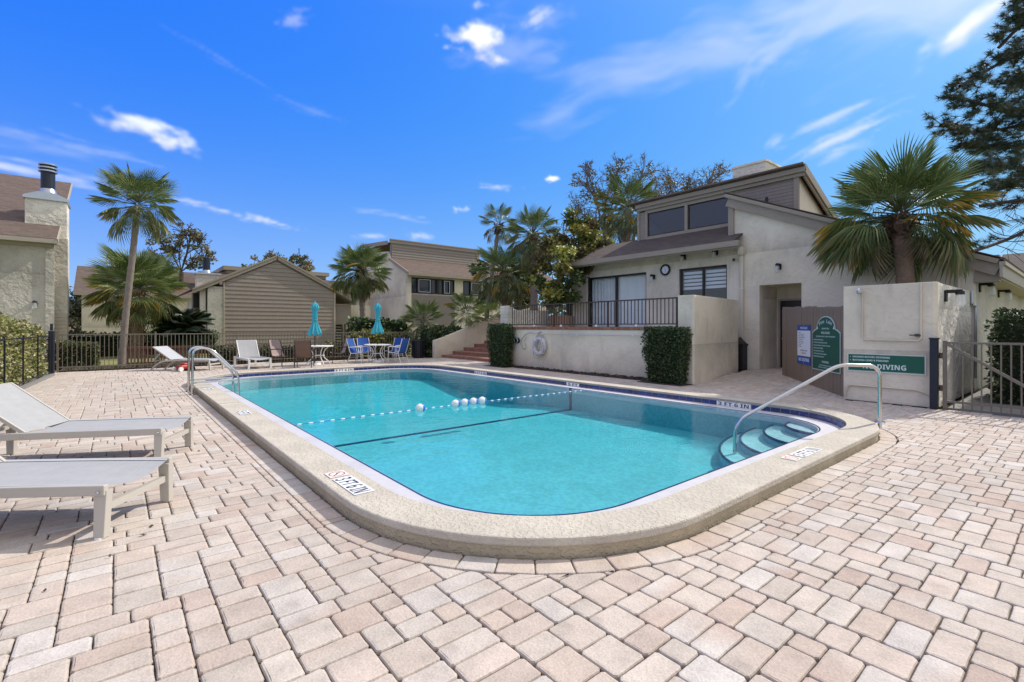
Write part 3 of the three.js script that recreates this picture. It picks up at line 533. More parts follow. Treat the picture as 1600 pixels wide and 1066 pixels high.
part(club, 'side_wall', wallZ(-1.80, [[15.2, 0], [27, 0], [27, 2.72], [15.2, 2.72]], 0.2), M.stuccoShaded);  // greyer colour stands for the shade under the eave
part(club, 'side_fascia', [box(12.2, 0.26, 0.05, 20.9, 2.66, -1.36), box(12.2, 0.08, 0.10, 20.9, 2.83, -1.34)], M.trimLight);
part(club, 'soffit_end', span(14.93, 15.2, 2.45, slopeY(-1.8) + 0.3, -1.80, -1.40), M.trim);
part(club, 'side_soffit', span(14.95, 27, 2.50, 2.53, -1.82, -1.38), M.trimLight);
part(club, 'recess_lining', [span(15.2, 16.4, 0, 2.8, -6.62, -6.50), span(15.2, 16.4, 0, 2.8, -5.35, -5.23), span(15.2, 16.4, 2.70, 2.8, -6.5, -5.35), wallX(16.2, [[-6.5, 0], [-5.35, 0], [-5.35, 2.7], [-6.5, 2.7]], 0.14, [rect(-6.44, -5.50, 0.10, 2.31)])], M.stucco);
const dr = part(club, 'door', span(16.24, 16.29, 0.12, 2.27, -6.40, -5.54), mat([0.016, 0.014, 0.014], { roughness: 0.35 }));
part(dr, 'door_frame', [span(16.17, 16.27, 0.12, 2.32, -6.46, -6.40), span(16.17, 16.27, 0.12, 2.32, -5.54, -5.48), span(16.17, 16.27, 2.27, 2.33, -6.40, -5.54)], M.trimLight);
part(dr, 'door_panel', [span(16.228, 16.245, 1.3, 2.1, -6.28, -5.66), span(16.228, 16.245, 0.3, 1.15, -6.28, -5.66)], M.dark);
part(dr, 'handle', [place(new THREE.SphereGeometry(0.035, 12, 8), 16.19, 1.08, -6.33), bar([16.2, 1.08, -6.33], [16.24, 1.08, -6.33], 0.02)], M.steel);
const dsp = part(club, 'downspout', [rbox(0.10, 3.62, 0.11, 0.012, 14.90, 1.95, -7.0), rbox(0.16, 0.26, 0.17, 0.02, 14.86, 3.78, -7.0)], M.stucco);
part(dsp, 'strap', [span(14.84, 14.92, 2.6, 2.64, -7.07, -6.93), span(14.84, 14.92, 1.0, 1.04, -7.07, -6.93)], M.stucco);
part(club, 'conduit', [bent([[14.97, 3.56, -7.30], [14.97, 2.0, -7.30]], 0.012), bent([[14.92, 2.63, -2.06], [14.92, 1.2, -2.06]], 0.035)], M.stucco);
part(club, 'wall_back', [span(26.7, 26.9, 0, 2.6, -14.3, -1.8), span(24, 26.9, 0, 3.9, -14.3, -14.1), span(20.6, 20.8, 3.0, 5.2, cz0, cz1)], M.stucco);
part(club, 'main_roof', sheet([16.2, 4.95, -14.6], [16.2, 4.95, -7.4], [27, 4.1, -7.4], [27, 4.1, -14.6], 0.05), M.shingleDark);

// small things on the clubhouse walls
function wallLamp(label, pos, turn, big = 1) {                             // local: wall in the plane x = 0, lamp reaching to -x
  const o = thing('wall_lamp', label, 'wall lamp', pos, turn, 'black wall lamps with glass jars'), s = big;
  part(o, 'bracket', [rbox(0.03 * s, 0.16 * s, 0.11 * s, 0.006, -0.015 * s, 0, 0), rbox(0.20 * s, 0.05 * s, 0.05 * s, 0.008, -0.10 * s, 0.07 * s, 0), place(new THREE.CylinderGeometry(0.05 * s, 0.055 * s, 0.05 * s, 16), -0.17 * s, 0.045 * s, 0)], M.black);
  part(o, 'glass_jar', place(new THREE.LatheGeometry([[0.045, 0.02], [0.055, 0], [0.06, -0.12], [0.056, -0.17], [0.0, -0.175]].map(([x, y]) => new THREE.Vector2(x * s, y * s)), 18), -0.17 * s, 0, 0), M.lampGlass);
  return o;
}
wallLamp('black wall lamp left of the curtained sliding doors', [15, 3.34, -13.93], 0);
wallLamp('black wall lamp between the sliding doors and the clock', [15, 3.24, -10.20], 0);
wallLamp('black wall lamp under the eave, above the left edge of the blinds window', [15, 3.82, -8.99], 0);
wallLamp('black wall lamp under the eave, above the right edge of the blinds window', [15, 3.84, -7.86], 0);
wallLamp('black wall lamp on the tall wall above the entrance recess', [14.96, 3.20, -5.93], 0);
wallLamp('black wall lamp near the top corner of the low enclosure, above the gate hinges', [11.95, 2.02, -1.84], Math.PI / 2, 1.25);
wallLamp('black wall lamp under the eave of the side wall, nearest the enclosure', [15.62, 2.36, -1.80], Math.PI / 2, 1.2);
wallLamp('black wall lamp under the eave of the side wall, farthest from the enclosure', [18.9, 2.36, -1.80], Math.PI / 2, 1.2);
{
  const o = thing('wall_clock', 'round black-rimmed clock on the stucco wall left of the blinds window', 'clock', [14.99, 3.46, -9.72]);
  part(o, 'rim', place(new THREE.TorusGeometry(0.17, 0.032, 10, 40), -0.03, 0, 0, Math.PI / 2), M.black);
  const [g, m] = plate(0.32, 0.32, (x, w) => { x.fillStyle = '#dfe6ea'; x.fillRect(0, 0, w, w); x.fillStyle = '#26323a'; x.textAlign = 'center'; x.textBaseline = 'middle'; x.font = `bold ${w * 0.11}px sans-serif`; for (let i = 1; i <= 12; i++) x.fillText(String(i), w / 2 + Math.sin(i * Math.PI / 6) * w * 0.38, w / 2 - Math.cos(i * Math.PI / 6) * w * 0.38); x.lineCap = 'round'; x.strokeStyle = '#20262a'; x.lineWidth = w * 0.03; x.beginPath(); x.moveTo(w / 2, w / 2); x.lineTo(w * 0.47, w * 0.3); x.moveTo(w / 2, w / 2); x.lineTo(w * 0.54, w * 0.76); x.stroke(); }, 256);
  part(o, 'dial', place(new THREE.CircleGeometry(0.165, 40), -0.03, 0, 0, -Math.PI / 2), m);
  part(o, 'case', place(new THREE.CylinderGeometry(0.175, 0.175, 0.03, 32), -0.004, 0, 0, 0, 0, Math.PI / 2), M.black);
}
{
  const o = thing('security_camera', 'small dark security camera on the terrace wall beside the downspout', 'camera', [14.99, 3.56, -7.28]);
  part(o, 'mount', bar([0, 0, 0], [-0.08, 0, 0], 0.025), M.white); part(o, 'housing', rbox(0.16, 0.07, 0.07, 0.02, -0.12, -0.02, 0.04, 0.5), M.dark);
}
{
  const o = thing('security_camera', 'small security camera on the top of the low enclosure wall', 'camera', [11.29, 2.14, -3.0]);
  part(o, 'mount', bar([0, 0.06, 0], [-0.07, 0.02, 0], 0.03), M.white); part(o, 'housing', rbox(0.13, 0.07, 0.08, 0.025, -0.09, -0.01, 0.02, 0.4), M.galv);
}

// ---------------------------------------------------------------- terrace, its wall, railing and stairs
const terrace = thing('terrace_wall', 'long cream stucco terrace wall with brick cap along the pool deck', 'wall');
part(terrace, 'wall_face', wallX(11.25, [[-14.0, 0], [-6.90, 0], [-6.90, 1.36], [-14.0, 1.36]], 0.3), M.stucco);
part(terrace, 'wall_pier', place(slab(flat([[11.23, -6.92], [11.23, -6.52], [11.27, -6.48], [14.50, -6.92], [14.50, -7.22]]), 2.235, [], 0.012), 0, 0.012, 0, 0, -Math.PI / 2), M.stucco);
part(terrace, 'end_post', span(11.20, 11.52, 0, 2.24, -14.32, -13.94), M.stuccoWhite);
part(terrace, 'terrace_floor', span(11.55, 15.2, 0.9, 1.30, -14.3, -7.2), M.concrete);
{
  reseed(77); const a = [], b = [];
  for (let i = 0; i < 96; i++) { const z = -13.9 + i * 0.0722; (rnd() < 0.5 ? a : b).push(rbox(0.36, 0.085, 0.064, 0.006, 11.39 + rr(-0.004, 0.004), 1.412, z)); }
  stuff(part(terrace, 'brick', a, M.brick)); stuff(part(terrace, 'brick', b, M.brick2)); part(terrace, 'cap_mortar', span(11.225, 11.56, 1.362, 1.444, -13.94, -6.95), M.mortar);
}
const tr = thing('terrace_railing', 'brown metal railing on the brick cap of the terrace', 'railing');
part(tr, 'top_rail', bar([11.38, 2.215, -13.94], [11.38, 2.215, -6.92], 0.06, 0.035), M.rail);
part(tr, 'bottom_rail', bar([11.38, 1.53, -13.94], [11.38, 1.53, -6.92], 0.03, 0.03), M.rail);
{
  const g = new THREE.BoxGeometry(0.02, 0.67, 0.02), pg = new THREE.BoxGeometry(0.045, 0.76, 0.045);
  for (let i = 1; i < 58; i++) { const o = part(tr, i % 19 === 0 ? 'post' : 'baluster', i % 19 === 0 ? pg : g, M.rail); o.position.set(11.38, i % 19 === 0 ? 1.83 : 1.87, -13.94 + i * 7.02 / 58); }
  for (const z of [-12.5, -11.2, -9.7, -8.25]) { const o = part(tr, 'light_cap', place(new THREE.SphereGeometry(0.045, 12, 8), 11.27, 1.475, z), M.white); }
}
{
  const o = thing('stair_wall', 'cream stucco wall with sloping top beside the brick stairs', 'wall');
  part(o, 'wall_face', wallZ(-19.55, [[11.45, 0], [18.5, 0], [18.5, 2.6], [15.6, 2.19], [11.75, 0.90], [11.45, 0.83]], 0.25), M.stucco);
  const s = thing('brick_stairs', 'wide red brick stairs climbing from the deck to the terrace', 'stairs');
  reseed(31);
  for (let i = 0; i < 8; i++) {
    const x = 11.78 + i * 0.62, y0 = i * 0.155, y1 = y0 + 0.155, z1 = -14.45 - i * 0.05;
    const st = part(s, 'step', span(x + 0.02, i === 7 ? 18.5 : x + 0.9, y0 - (i ? 0.05 : 0), y1 - 0.012, -19.54, z1), M.mortar), br = [], b2 = [];
    for (let k = 0; k < 46; k++) { const z = -19.5 + k * 0.109; if (z > z1 - 0.05) break; (rnd() < 0.5 ? br : b2).push(rbox(0.20, 0.062, 0.10, 0.006, x + 0.10, y1 - 0.033, z)); }
    for (let k = 0; k < 24; k++) { const z = -19.45 + k * 0.215; if (z > z1 - 0.1) break; (rnd() < 0.5 ? br : b2).push(rbox(0.09, 0.062, 0.205, 0.006, x + 0.055, y1 - 0.105, z)); }
    stuff(part(st, 'brick', br, M.brick)); stuff(part(st, 'brick', b2, M.brick2));
    part(st, 'tread', span(x + 0.20, i === 7 ? 18.5 : x + 0.66, y1 - 0.02, y1 - 0.004, -19.54, z1), M.brick2);
  }
}
{ // things on the terrace seen through the railing
  const o = thing('terrace_end_wall', 'pale stucco wall at the far end of the terrace behind the railing', 'wall'); part(o, 'wall_face', span(12.0, 14.0, 1.3, 2.12, -14.85, -14.65), M.stuccoWhite);
  const p = thing('planter_box', 'low wooden planter box behind the terrace railing', 'planter', [14.0, 1.3, -13.85]);
  for (let i = 0; i < 6; i++) part(p, 'plank', rbox(0.03, 0.62, 0.17, 0.005, -0.2, 0.31, -0.45 + i * 0.18), mat([0.42, 0.25, 0.16], { t: 'wood', roughness: 0.85 }));
  part(p, 'box_body', span(-0.18, 0.2, 0, 0.58, -0.53, 0.53), M.fenceWood);
}
{ // rescue pole with a hook loop, life ring, dark wall fitting
  const o = thing('rescue_pole', 'long rescue pole with shepherd hook loop hung along the terrace wall', 'rescue pole');
  part(o, 'pole', bent([[11.19, 1.205, -7.0], [11.19, 1.225, -12.35]], 0.016), M.lip);
  part(o, 'hook', tube([[11.19, 1.225, -12.35], [11.19, 1.24, -12.7], [11.19, 1.10, -12.98], [11.19, 0.86, -13.13], [11.19, 0.68, -13.02], [11.19, 0.70, -12.86], [11.19, 0.95, -12.92], [11.19, 1.10, -12.82]], 0.012, 50), M.galv);
  for (const z of [-8.3, -10.4, -12.0]) part(o, 'clip', span(11.17, 11.252, 1.19, 1.235, z - 0.02, z + 0.02), M.white);
  const l = thing('life_ring', 'white life ring with rope hung on the terrace wall', 'life ring', [11.16, 0.80, -12.12]);
  part(l, 'ring', place(new THREE.TorusGeometry(0.255, 0.075, 14, 40), 0, 0, 0, Math.PI / 2), mat([0.62, 0.62, 0.66], { roughness: 0.7, t: 'mottle' }));
  for (let i = 0; i < 4; i++) { const a = i * Math.PI / 2 + 0.6; part(l, 'strap', place(new THREE.TorusGeometry(0.08, 0.014, 8, 20), 0, Math.sin(a) * 0.255, Math.cos(a) * 0.255, 0, a), M.white); }
  part(l, 'rope', [tube([[-0.03, 0.48, 0], [-0.06, 0.2, 0.20], [-0.08, -0.1, 0.28], [-0.07, -0.35, 0.1], [-0.06, -0.42, -0.05], [-0.07, -0.30, -0.22], [-0.06, 0.1, -0.2], [-0.03, 0.48, 0]], 0.012, 60), tube([[-0.03, 0.45, 0.02], [-0.08, 0.15, -0.05], [-0.09, -0.12, 0.04], [-0.08, 0.05, 0.1], [-0.03, 0.45, 0.02]], 0.011, 40)], mat([0.45, 0.40, 0.36], { roughness: 0.9 }));
  part(l, 'hook', bar([0.1, 0.47, 0], [-0.05, 0.47, 0], 0.025), M.galv);
  const f = thing('wall_plaque', 'small dark oval fitting on the terrace wall beside the tall hedge', 'wall fitting', [11.22, 0.96, -13.38]);
  part(f, 'fitting_body', place(new THREE.SphereGeometry(0.17, 20, 12), 0, 0, 0).scale(0.3, 0.65, 1), M.navy); part(f, 'fitting_face', place(new THREE.TorusGeometry(0.09, 0.02, 8, 24), -0.05, 0, 0, Math.PI / 2), M.galv);
}

// ---------------------------------------------------------------- enclosure at the right with signs, wooden fence and gate
const enc = thing('enclosure_wall', 'cream stucco enclosure beside the gate, with no diving sign on it', 'wall');
part(enc, 'front_wall', [place(slab(flat([[11.30, -3.27], [11.30, -1.90], [11.36, -1.84], [11.50, -1.84], [11.50, -3.27]]), 2.235, [], 0.012), 0, 0.012, 0, 0, -Math.PI / 2)], M.stucco);
part(enc, 'side_wall', span(11.5, 15.0, 0, 2.245, -2.05, -1.84), M.stuccoWhite);
part(enc, 'back_wall', span(11.5, 15.0, 0, 1.8, -3.27, -3.07), M.stucco);
part(enc, 'ground_fill', span(11.5, 15.0, 0, 0.15, -3.07, -2.05), M.soil);
{
  const z0 = -2.95, z1 = -2.06; // painted conduit
  part(enc, 'conduit', [bent([[11.275, 2.15, z0], [11.275, 1.20, z0], [11.275, 1.20, z1], [11.275, 2.25, z1]], 0.018, 8, 0.05), bent([[11.275, 0.06, -3.24], [11.275, 0.30, -3.2], [11.275, 0.30, -2.1], [11.275, 0.2, -1.86]], 0.018, 8, 0.09)], M.stucco);
  part(enc, 'valve', [rbox(0.05, 0.05, 0.07, 0.01, 11.26, 1.30, z1 - 0.05), bar([11.25, 1.30, z1 - 0.16], [11.25, 1.30, z1], 0.02)], M.rail);
  part(enc, 'side_conduit', [bent([[14.7, 2.25, -1.81], [14.7, 1.95, -1.81], [14.95, 1.93, -1.78], [14.95, 0.3, -1.78]], 0.025, 8, 0.03)], M.galv);
}
{
  const [g, m] = plate(1.19, 0.335, (x, w, h) => {
    x.fillStyle = '#8fa79a'; x.fillRect(0, 0, w, h); x.fillStyle = '#0d5a45'; x.fillRect(w * 0.012, h * 0.045, w * 0.976, h * 0.91); x.fillStyle = '#dfe9e4'; x.textBaseline = 'middle';
    x.font = `bold ${h * 0.135}px sans-serif`; x.textAlign = 'left'; x.fillText('•  SHOWER BEFORE ENTERING', w * 0.03, h * 0.17); x.fillText('•  BATHING LOAD 8 PERSONS', w * 0.03, h * 0.36);
    x.textAlign = 'center'; x.font = `bold ${h * 0.38}px sans-serif`; x.fillText('NO DIVING', w * 0.49, h * 0.70);
  }, 1024);
  const o = thing('no_diving_sign', 'wide green sign reading NO DIVING on the stucco enclosure', 'sign', [11.285, 0.755, -2.595], -Math.PI / 2);
  part(o, 'sign_board', g, m); part(o, 'sign_rim', [bar([-0.6, 0.17, 0.004], [0.6, 0.17, 0.004], 0.012), bar([-0.6, -0.17, 0.004], [0.6, -0.17, 0.004], 0.012), bar([-0.6, -0.17, 0.004], [-0.6, 0.17, 0.004], 0.012), bar([0.6, -0.17, 0.004], [0.6, 0.17, 0.004], 0.012)], M.white);
}
// board fence carrying the two rules signs
const FA = [14.15, -5.52], FB = [11.42, -3.20], FL = Math.hypot(FB[0] - FA[0], FB[1] - FA[1]), FT = Math.atan2(-(FB[1] - FA[1]), FB[0] - FA[0]);
{
  const o = thing('board_fence', 'brown wooden board fence with pool rules signs beside the entrance', 'fence', [FA[0], 0, FA[1]], FT);
  reseed(8); const n = 22, w = FL / n;
  for (let i = 0; i < n; i++) { const h = 1.86 + rr(-0.015, 0.012); const b = part(o, 'fence_board', slab([[0, 0], [w - 0.008, 0], [w - 0.008, h - 0.05], [w - 0.03, h], [0.03, h], [0, h - 0.05]], 0.02), M.fenceWood); b.position.set(i * w, lerp(0.13, 0.01, i / n), rr(-0.004, 0.004)); }
  part(o, 'rail', [span(0, FL, 0.4, 0.48, -0.05, -0.006), span(0, FL, 1.4, 1.48, -0.05, -0.006)], M.fenceWood);
}
function onFence(s, y) { return [FA[0] + (FB[0] - FA[0]) * s / FL, y, FA[1] + (FB[1] - FA[1]) * s / FL]; }
const fenceS = (px) => { const [x, , z] = sight(px, CY), a = FA, dx = FB[0] - a[0], dz = FB[1] - a[1], t = (dx * a[1] - dz * a[0]) / (dx * z - dz * x); return Math.hypot(x * t - a[0], z * t - a[1]); };
{
  const s0 = fenceS(1248.5), s1 = fenceS(1269), w = s1 - s0, h = 0.96, p = onFence((s0 + s1) / 2, 1.015);
  const [g, m] = plate(w, h, (x, W, H) => {
    x.fillStyle = '#e4e8ee'; x.fillRect(0, 0, W, H); x.fillStyle = '#1d4f9e'; x.fillRect(0, 0, W, H * 0.14); x.fillRect(0, H * 0.79, W, H * 0.21); x.fillStyle = '#eef2f6'; x.textAlign = 'center'; x.textBaseline = 'middle';
    x.font = `bold ${H * 0.075}px sans-serif`; x.fillText('POOL RULES', W / 2, H * 0.075, W * 0.86); x.font = `bold ${H * 0.12}px sans-serif`; x.fillText('NO DIVING', W / 2, H * 0.88, W * 0.9);
    x.fillStyle = '#2b3442'; x.textAlign = 'left'; x.font = `bold ${H * 0.03}px sans-serif`;
    ['WARNING', 'NO LIFEGUARD ON DUTY', 'SWIM AT YOUR OWN RISK', 'SHOWER BEFORE ENTERING', 'NO FOOD OR GLASS', 'IN POOL OR ON DECK', 'NO ANIMALS IN POOL', 'POOL HOURS', 'DAWN TO DUSK'].forEach((t, i) => x.fillText(t, W * 0.08, H * (0.19 + i * 0.045)));
    x.textAlign = 'center'; x.font = `bold ${H * 0.055}px sans-serif`; x.fillText('BATHING LOAD', W / 2, H * 0.65, W * 0.85); x.fillStyle = '#b03a30'; x.fillText('8 PERSONS', W / 2, H * 0.715, W * 0.8);
  });
  const o = thing('pool_rules_sign', 'narrow white and blue pool rules sign on the board fence', 'sign', p, FT); const b = part(o, 'sign_board', g, m); b.position.z = 0.034;
  part(o, 'screw', [place(new THREE.SphereGeometry(0.012, 8, 6), 0, h / 2 - 0.03, 0.037), place(new THREE.SphereGeometry(0.012, 8, 6), 0, -h / 2 + 0.03, 0.037)], M.galv);
}
{
  const s0 = fenceS(1272.5), s1 = fenceS(1316.5), w = s1 - s0, p = onFence((s0 + s1) / 2, 1.08), h = 1.22;
  const outlinePts = (k) => { const W = w / 2 - k, H = h / 2 - k, P = [[-W, -H], [W, -H], [W, H - 0.36], [W - 0.12, H - 0.30], [W - 0.22, H - 0.28]]; for (let i = 1; i <= 14; i++) { const a = i / 15 * Math.PI; P.push([(W - 0.22) * Math.cos(a), H - 0.28 + 0.28 * Math.sin(a)]); } P.push([-W + 0.22, H - 0.28], [-W + 0.12, H - 0.30], [-W, H - 0.36]); return P; };
  const face = slab(outlinePts(0.022), 0.006), uv = face.attributes.uv, ps = face.attributes.position, no = face.attributes.normal;
  for (let i = 0; i < uv.count; i++) uv.setXY(i, no.getZ(i) > 0.5 ? ps.getX(i) / w + 0.5 : 0.01, no.getZ(i) > 0.5 ? ps.getY(i) / h + 0.5 : 0.01);
  const [, m] = plate(w, h, (x, W, H) => {
    x.fillStyle = '#0c5747'; x.fillRect(0, 0, W, H); x.fillStyle = '#dce8e2'; x.textAlign = 'center'; x.textBaseline = 'middle';
    const arc = 'Pine Lake'; x.font = `bold ${H * 0.085}px serif`;
    for (let i = 0; i < arc.length; i++) { const a = (i - 4) * 0.20; x.save(); x.translate(W / 2 + Math.sin(a) * W * 0.30, H * 0.235 - Math.cos(a) * H * 0.14); x.rotate(a * 0.8); x.fillText(arc[i], 0, 0); x.restore(); }
    x.font = `bold ${H * 0.042}px serif`; x.fillText('Garden Villas', W / 2, H * 0.225, W * 0.44);
    for (const s of [-1, 1]) { x.beginPath(); x.moveTo(W * (0.5 + s * 0.30), H * 0.17); x.lineTo(W * (0.5 + s * 0.30) - W * 0.035, H * 0.235); x.lineTo(W * (0.5 + s * 0.30) + W * 0.035, H * 0.235); x.fill(); }
    x.font = `bold ${H * 0.058}px sans-serif`; x.fillText('POOL RULES', W / 2, H * 0.305);
    x.font = `bold ${H * 0.030}px sans-serif`; x.fillText('NO LIFEGUARD ON DUTY · SWIM AT YOUR OWN RISK', W / 2, H * 0.37, W * 0.9);
    x.textAlign = 'left'; x.font = `bold ${H * 0.030}px sans-serif`;
    ['SHOWER BEFORE ENTERING', 'NO FOOD OR BEVERAGES IN THE POOL', 'NO GLASS OR ANIMALS IN FENCED POOL AREA', 'BATHING LOAD: 8 PERSONS', 'POOL HOURS DAWN TO DUSK', 'DO NOT SWALLOW THE POOL WATER', 'RESIDENTS AND GUESTS ONLY'].forEach((t, i) => x.fillText(t, W * 0.06, H * (0.435 + i * 0.052), W * 0.88));
    x.textAlign = 'center'; x.font = `bold ${H * 0.05}px sans-serif`; x.fillText('NO DIVING', W / 2, H * 0.835); x.font = `bold ${H * 0.028}px sans-serif`; x.fillText('PLEASE BE CONSIDERATE OF OTHERS', W / 2, H * 0.90, W * 0.8); x.fillText('THANK YOU FOR KEEPING THE AREA CLEAN', W / 2, H * 0.94, W * 0.8);
  });
  const o = thing('arched_pool_rules_sign', 'tall dark green pool rules sign with arched top on the board fence', 'sign', p, FT);
  const back = part(o, 'sign_rim', slab(outlinePts(0), 0.012), mat([0.55, 0.62, 0.58], { roughness: 0.5 })); back.position.z = 0.03;
  const b = part(o, 'sign_board', face, m); b.position.z = 0.040;
}
{ // gate
  const post = thing('gate_post', 'thick dark blue metal gate post against the enclosure', 'post', [11.17, 0, -1.86]);
  part(post, 'post_body', rbox(0.11, 1.23, 0.11, 0.008, 0, 0.615, 0), M.navy); part(post, 'post_cap', rbox(0.13, 0.03, 0.13, 0.008, 0, 1.245, 0), M.navy);
  const o = thing('metal_gate', 'grey brown metal bar gate with diagonal brace at the deck edge', 'gate', [11.19, 0, -1.72]);
  part(o, 'hinge_stile', rbox(0.055, 1.18, 0.055, 0.006, 0, 0.62, 0), M.railGrey); part(o, 'latch_stile', rbox(0.055, 1.18, 0.055, 0.006, 0, 0.62, 1.5), M.railGrey);
  part(o, 'top_rail', bar([0, 1.175, 0.02], [0, 1.175, 1.48], 0.035, 0.035), M.railGrey); part(o, 'bottom_rail', bar([0, 0.15, 0.02], [0, 0.15, 1.48], 0.035, 0.035), M.railGrey);
  part(o, 'brace', bar([-0.02, 1.16, 0.02], [-0.02, 0.14, 1.48], 0.03, 0.045), M.railGrey);
  const g = new THREE.BoxGeometry(0.02, 1.12, 0.02);
  for (let i = 1; i < 13; i++) { const b = part(o, 'bar', g, M.railGrey); b.position.set(0, 0.61, i * 1.5 / 13); }
  for (const y of [0.95, 0.38]) part(o, 'hinge', [place(new THREE.CylinderGeometry(0.028, 0.028, 0.10, 12), -0.01, y, -0.05), bar([0, y, -0.09], [0, y, 0], 0.04)], M.rail);
  const f = thing('side_fence', 'metal bar fence continuing past the gate at the deck edge', 'fence', [11.19, 0, -0.16]);
  part(f, 'rail', [bar([0, 1.17, 0], [0, 1.17, 3.4], 0.035), bar([0, 0.15, 0], [0, 0.15, 3.4], 0.035)], M.railGrey);
  for (let i = 0; i < 28; i++) { const b = part(f, 'bar', g, M.railGrey); b.position.set(0, 0.61, 0.06 + i * 0.12); }
}
{ // narrow bins
  const o = thing('narrow_bin', 'tall narrow black bin behind the terrace pier', 'bin', [14.76, 0.14, -6.985]);
  part(o, 'bin_body', rbox(0.32, 0.75, 0.30, 0.02, 0, 0.375, 0), M.black); part(o, 'bin_lid', [rbox(0.36, 0.06, 0.34, 0.015, 0, 0.77, 0.0), place(new THREE.CylinderGeometry(0.02, 0.2, 0.2, 4), 0, 0.9, 0, Math.PI / 4)], M.black);
  const t = thing('trash_can', 'black slatted trash can at the foot of the stair wall', 'trash can', [10.95, 0, -20.25]);
  part(t, 'bin_body', [new THREE.CylinderGeometry(0.27, 0.25, 0.8, 28).translate(0, 0.42, 0)], M.black);
  const sg = new THREE.BoxGeometry(0.035, 0.74, 0.02);
  for (let i = 0; i < 20; i++) { const a = i / 20 * Math.PI * 2, s = part(t, 'slat', sg, M.navy); s.position.set(Math.sin(a) * 0.285, 0.42, Math.cos(a) * 0.285); s.rotation.y = a; }
  part(t, 'rim', [place(new THREE.TorusGeometry(0.29, 0.022, 8, 32), 0, 0.80, 0, 0, Math.PI / 2), place(new THREE.TorusGeometry(0.28, 0.018, 8, 32), 0, 0.07, 0, 0, Math.PI / 2)], M.black);
  part(t, 'liner', new THREE.CylinderGeometry(0.25, 0.25, 0.03, 24).translate(0, 0.83, 0), M.dark);
}

// ---------------------------------------------------------------- fences at the far and left edges of the deck
{
  const o = thing('pool_fence', 'long brown metal bar fence along the far end of the pool deck', 'fence', [-1.42, 0, -21.05]), L = 12.55, tilt = 0.0;
  part(o, 'top_rail', bar([0, 1.20, 0], [L, 1.20, 0], 0.035), M.railGrey); part(o, 'bottom_rail', bar([0, 0.16, 0], [L, 0.16, 0], 0.035), M.railGrey);
  const g = new THREE.BoxGeometry(0.02, 1.14, 0.02), pg = new THREE.BoxGeometry(0.055, 1.28, 0.055);
  for (let i = 0; i <= 110; i++) { const p = i % 22 === 0, b = part(o, p ? 'post' : 'bar', p ? pg : g, M.railGrey); b.position.set(i * L / 110, p ? 0.64 : 0.63, 0); }
  const post = thing('gate_post', 'thick dark metal gate post with latch at the left corner of the fence', 'post', [-1.50, 0, -20.25]);
  part(post, 'post_body', rbox(0.12, 1.30, 0.42, 0.012, 0, 0.68, 0), M.navy); part(post, 'latch', [place(new THREE.CylinderGeometry(0.035, 0.035, 0.2, 12), 0, 1.44, 0.02), rbox(0.06, 0.06, 0.1, 0.01, 0, 1.52, -0.03)], M.navy);
  const f = thing('hedge_fence', 'thin black metal fence in front of the variegated hedge', 'fence', [-1.50, 0, -19.75]), fx = (z) => -0.062 * z;
  part(f, 'rail', [bar([0, 1.18, 0], [fx(21), 1.18, 21], 0.03), bar([0, 0.12, 0], [fx(21), 0.12, 21], 0.025)], M.navy);
  part(f, 'kerb', bar([0.06, 0.02, 0], [fx(21) + 0.06, 0.02, 21], 0.10, 0.09), M.concrete);
  const hp = new THREE.BoxGeometry(0.03, 1.24, 0.03);
  for (let i = 0; i < 13; i++) { const b = part(f, 'post', hp, M.navy); b.position.set(fx(i * 1.68), 0.62, i * 1.68); }
}
{ // low red-brown picket rail on the lawn
  const o = thing('low_picket_fence', 'low red brown wooden picket fence on the lawn behind the pool fence', 'fence', [0.1, 0, -22.6]), L = 4.4;
  part(o, 'rail', [span(0, L, 0.64, 0.72, -0.06, 0.06), span(0, L, 0.08, 0.14, -0.03, 0.03)], M.redwood);
  const g = new THREE.BoxGeometry(0.055, 0.6, 0.025);
  for (let i = 0; i < 44; i++) { const b = part(o, 'picket', g, M.redwood); b.position.set(0.05 + i * 0.1, 0.36, 0.03); }
  const l = thing('ground_light', 'small green lamp post standing before the picket fence', 'lamp', [1.15, 0, -21.9]);
  part(l, 'stake', new THREE.CylinderGeometry(0.03, 0.03, 0.3, 10).translate(0, 0.15, 0), M.black); part(l, 'lamp_head', rbox(0.13, 0.2, 0.13, 0.03, 0, 0.36, 0), mat([0.06, 0.10, 0.07], { roughness: 0.6 }));
}

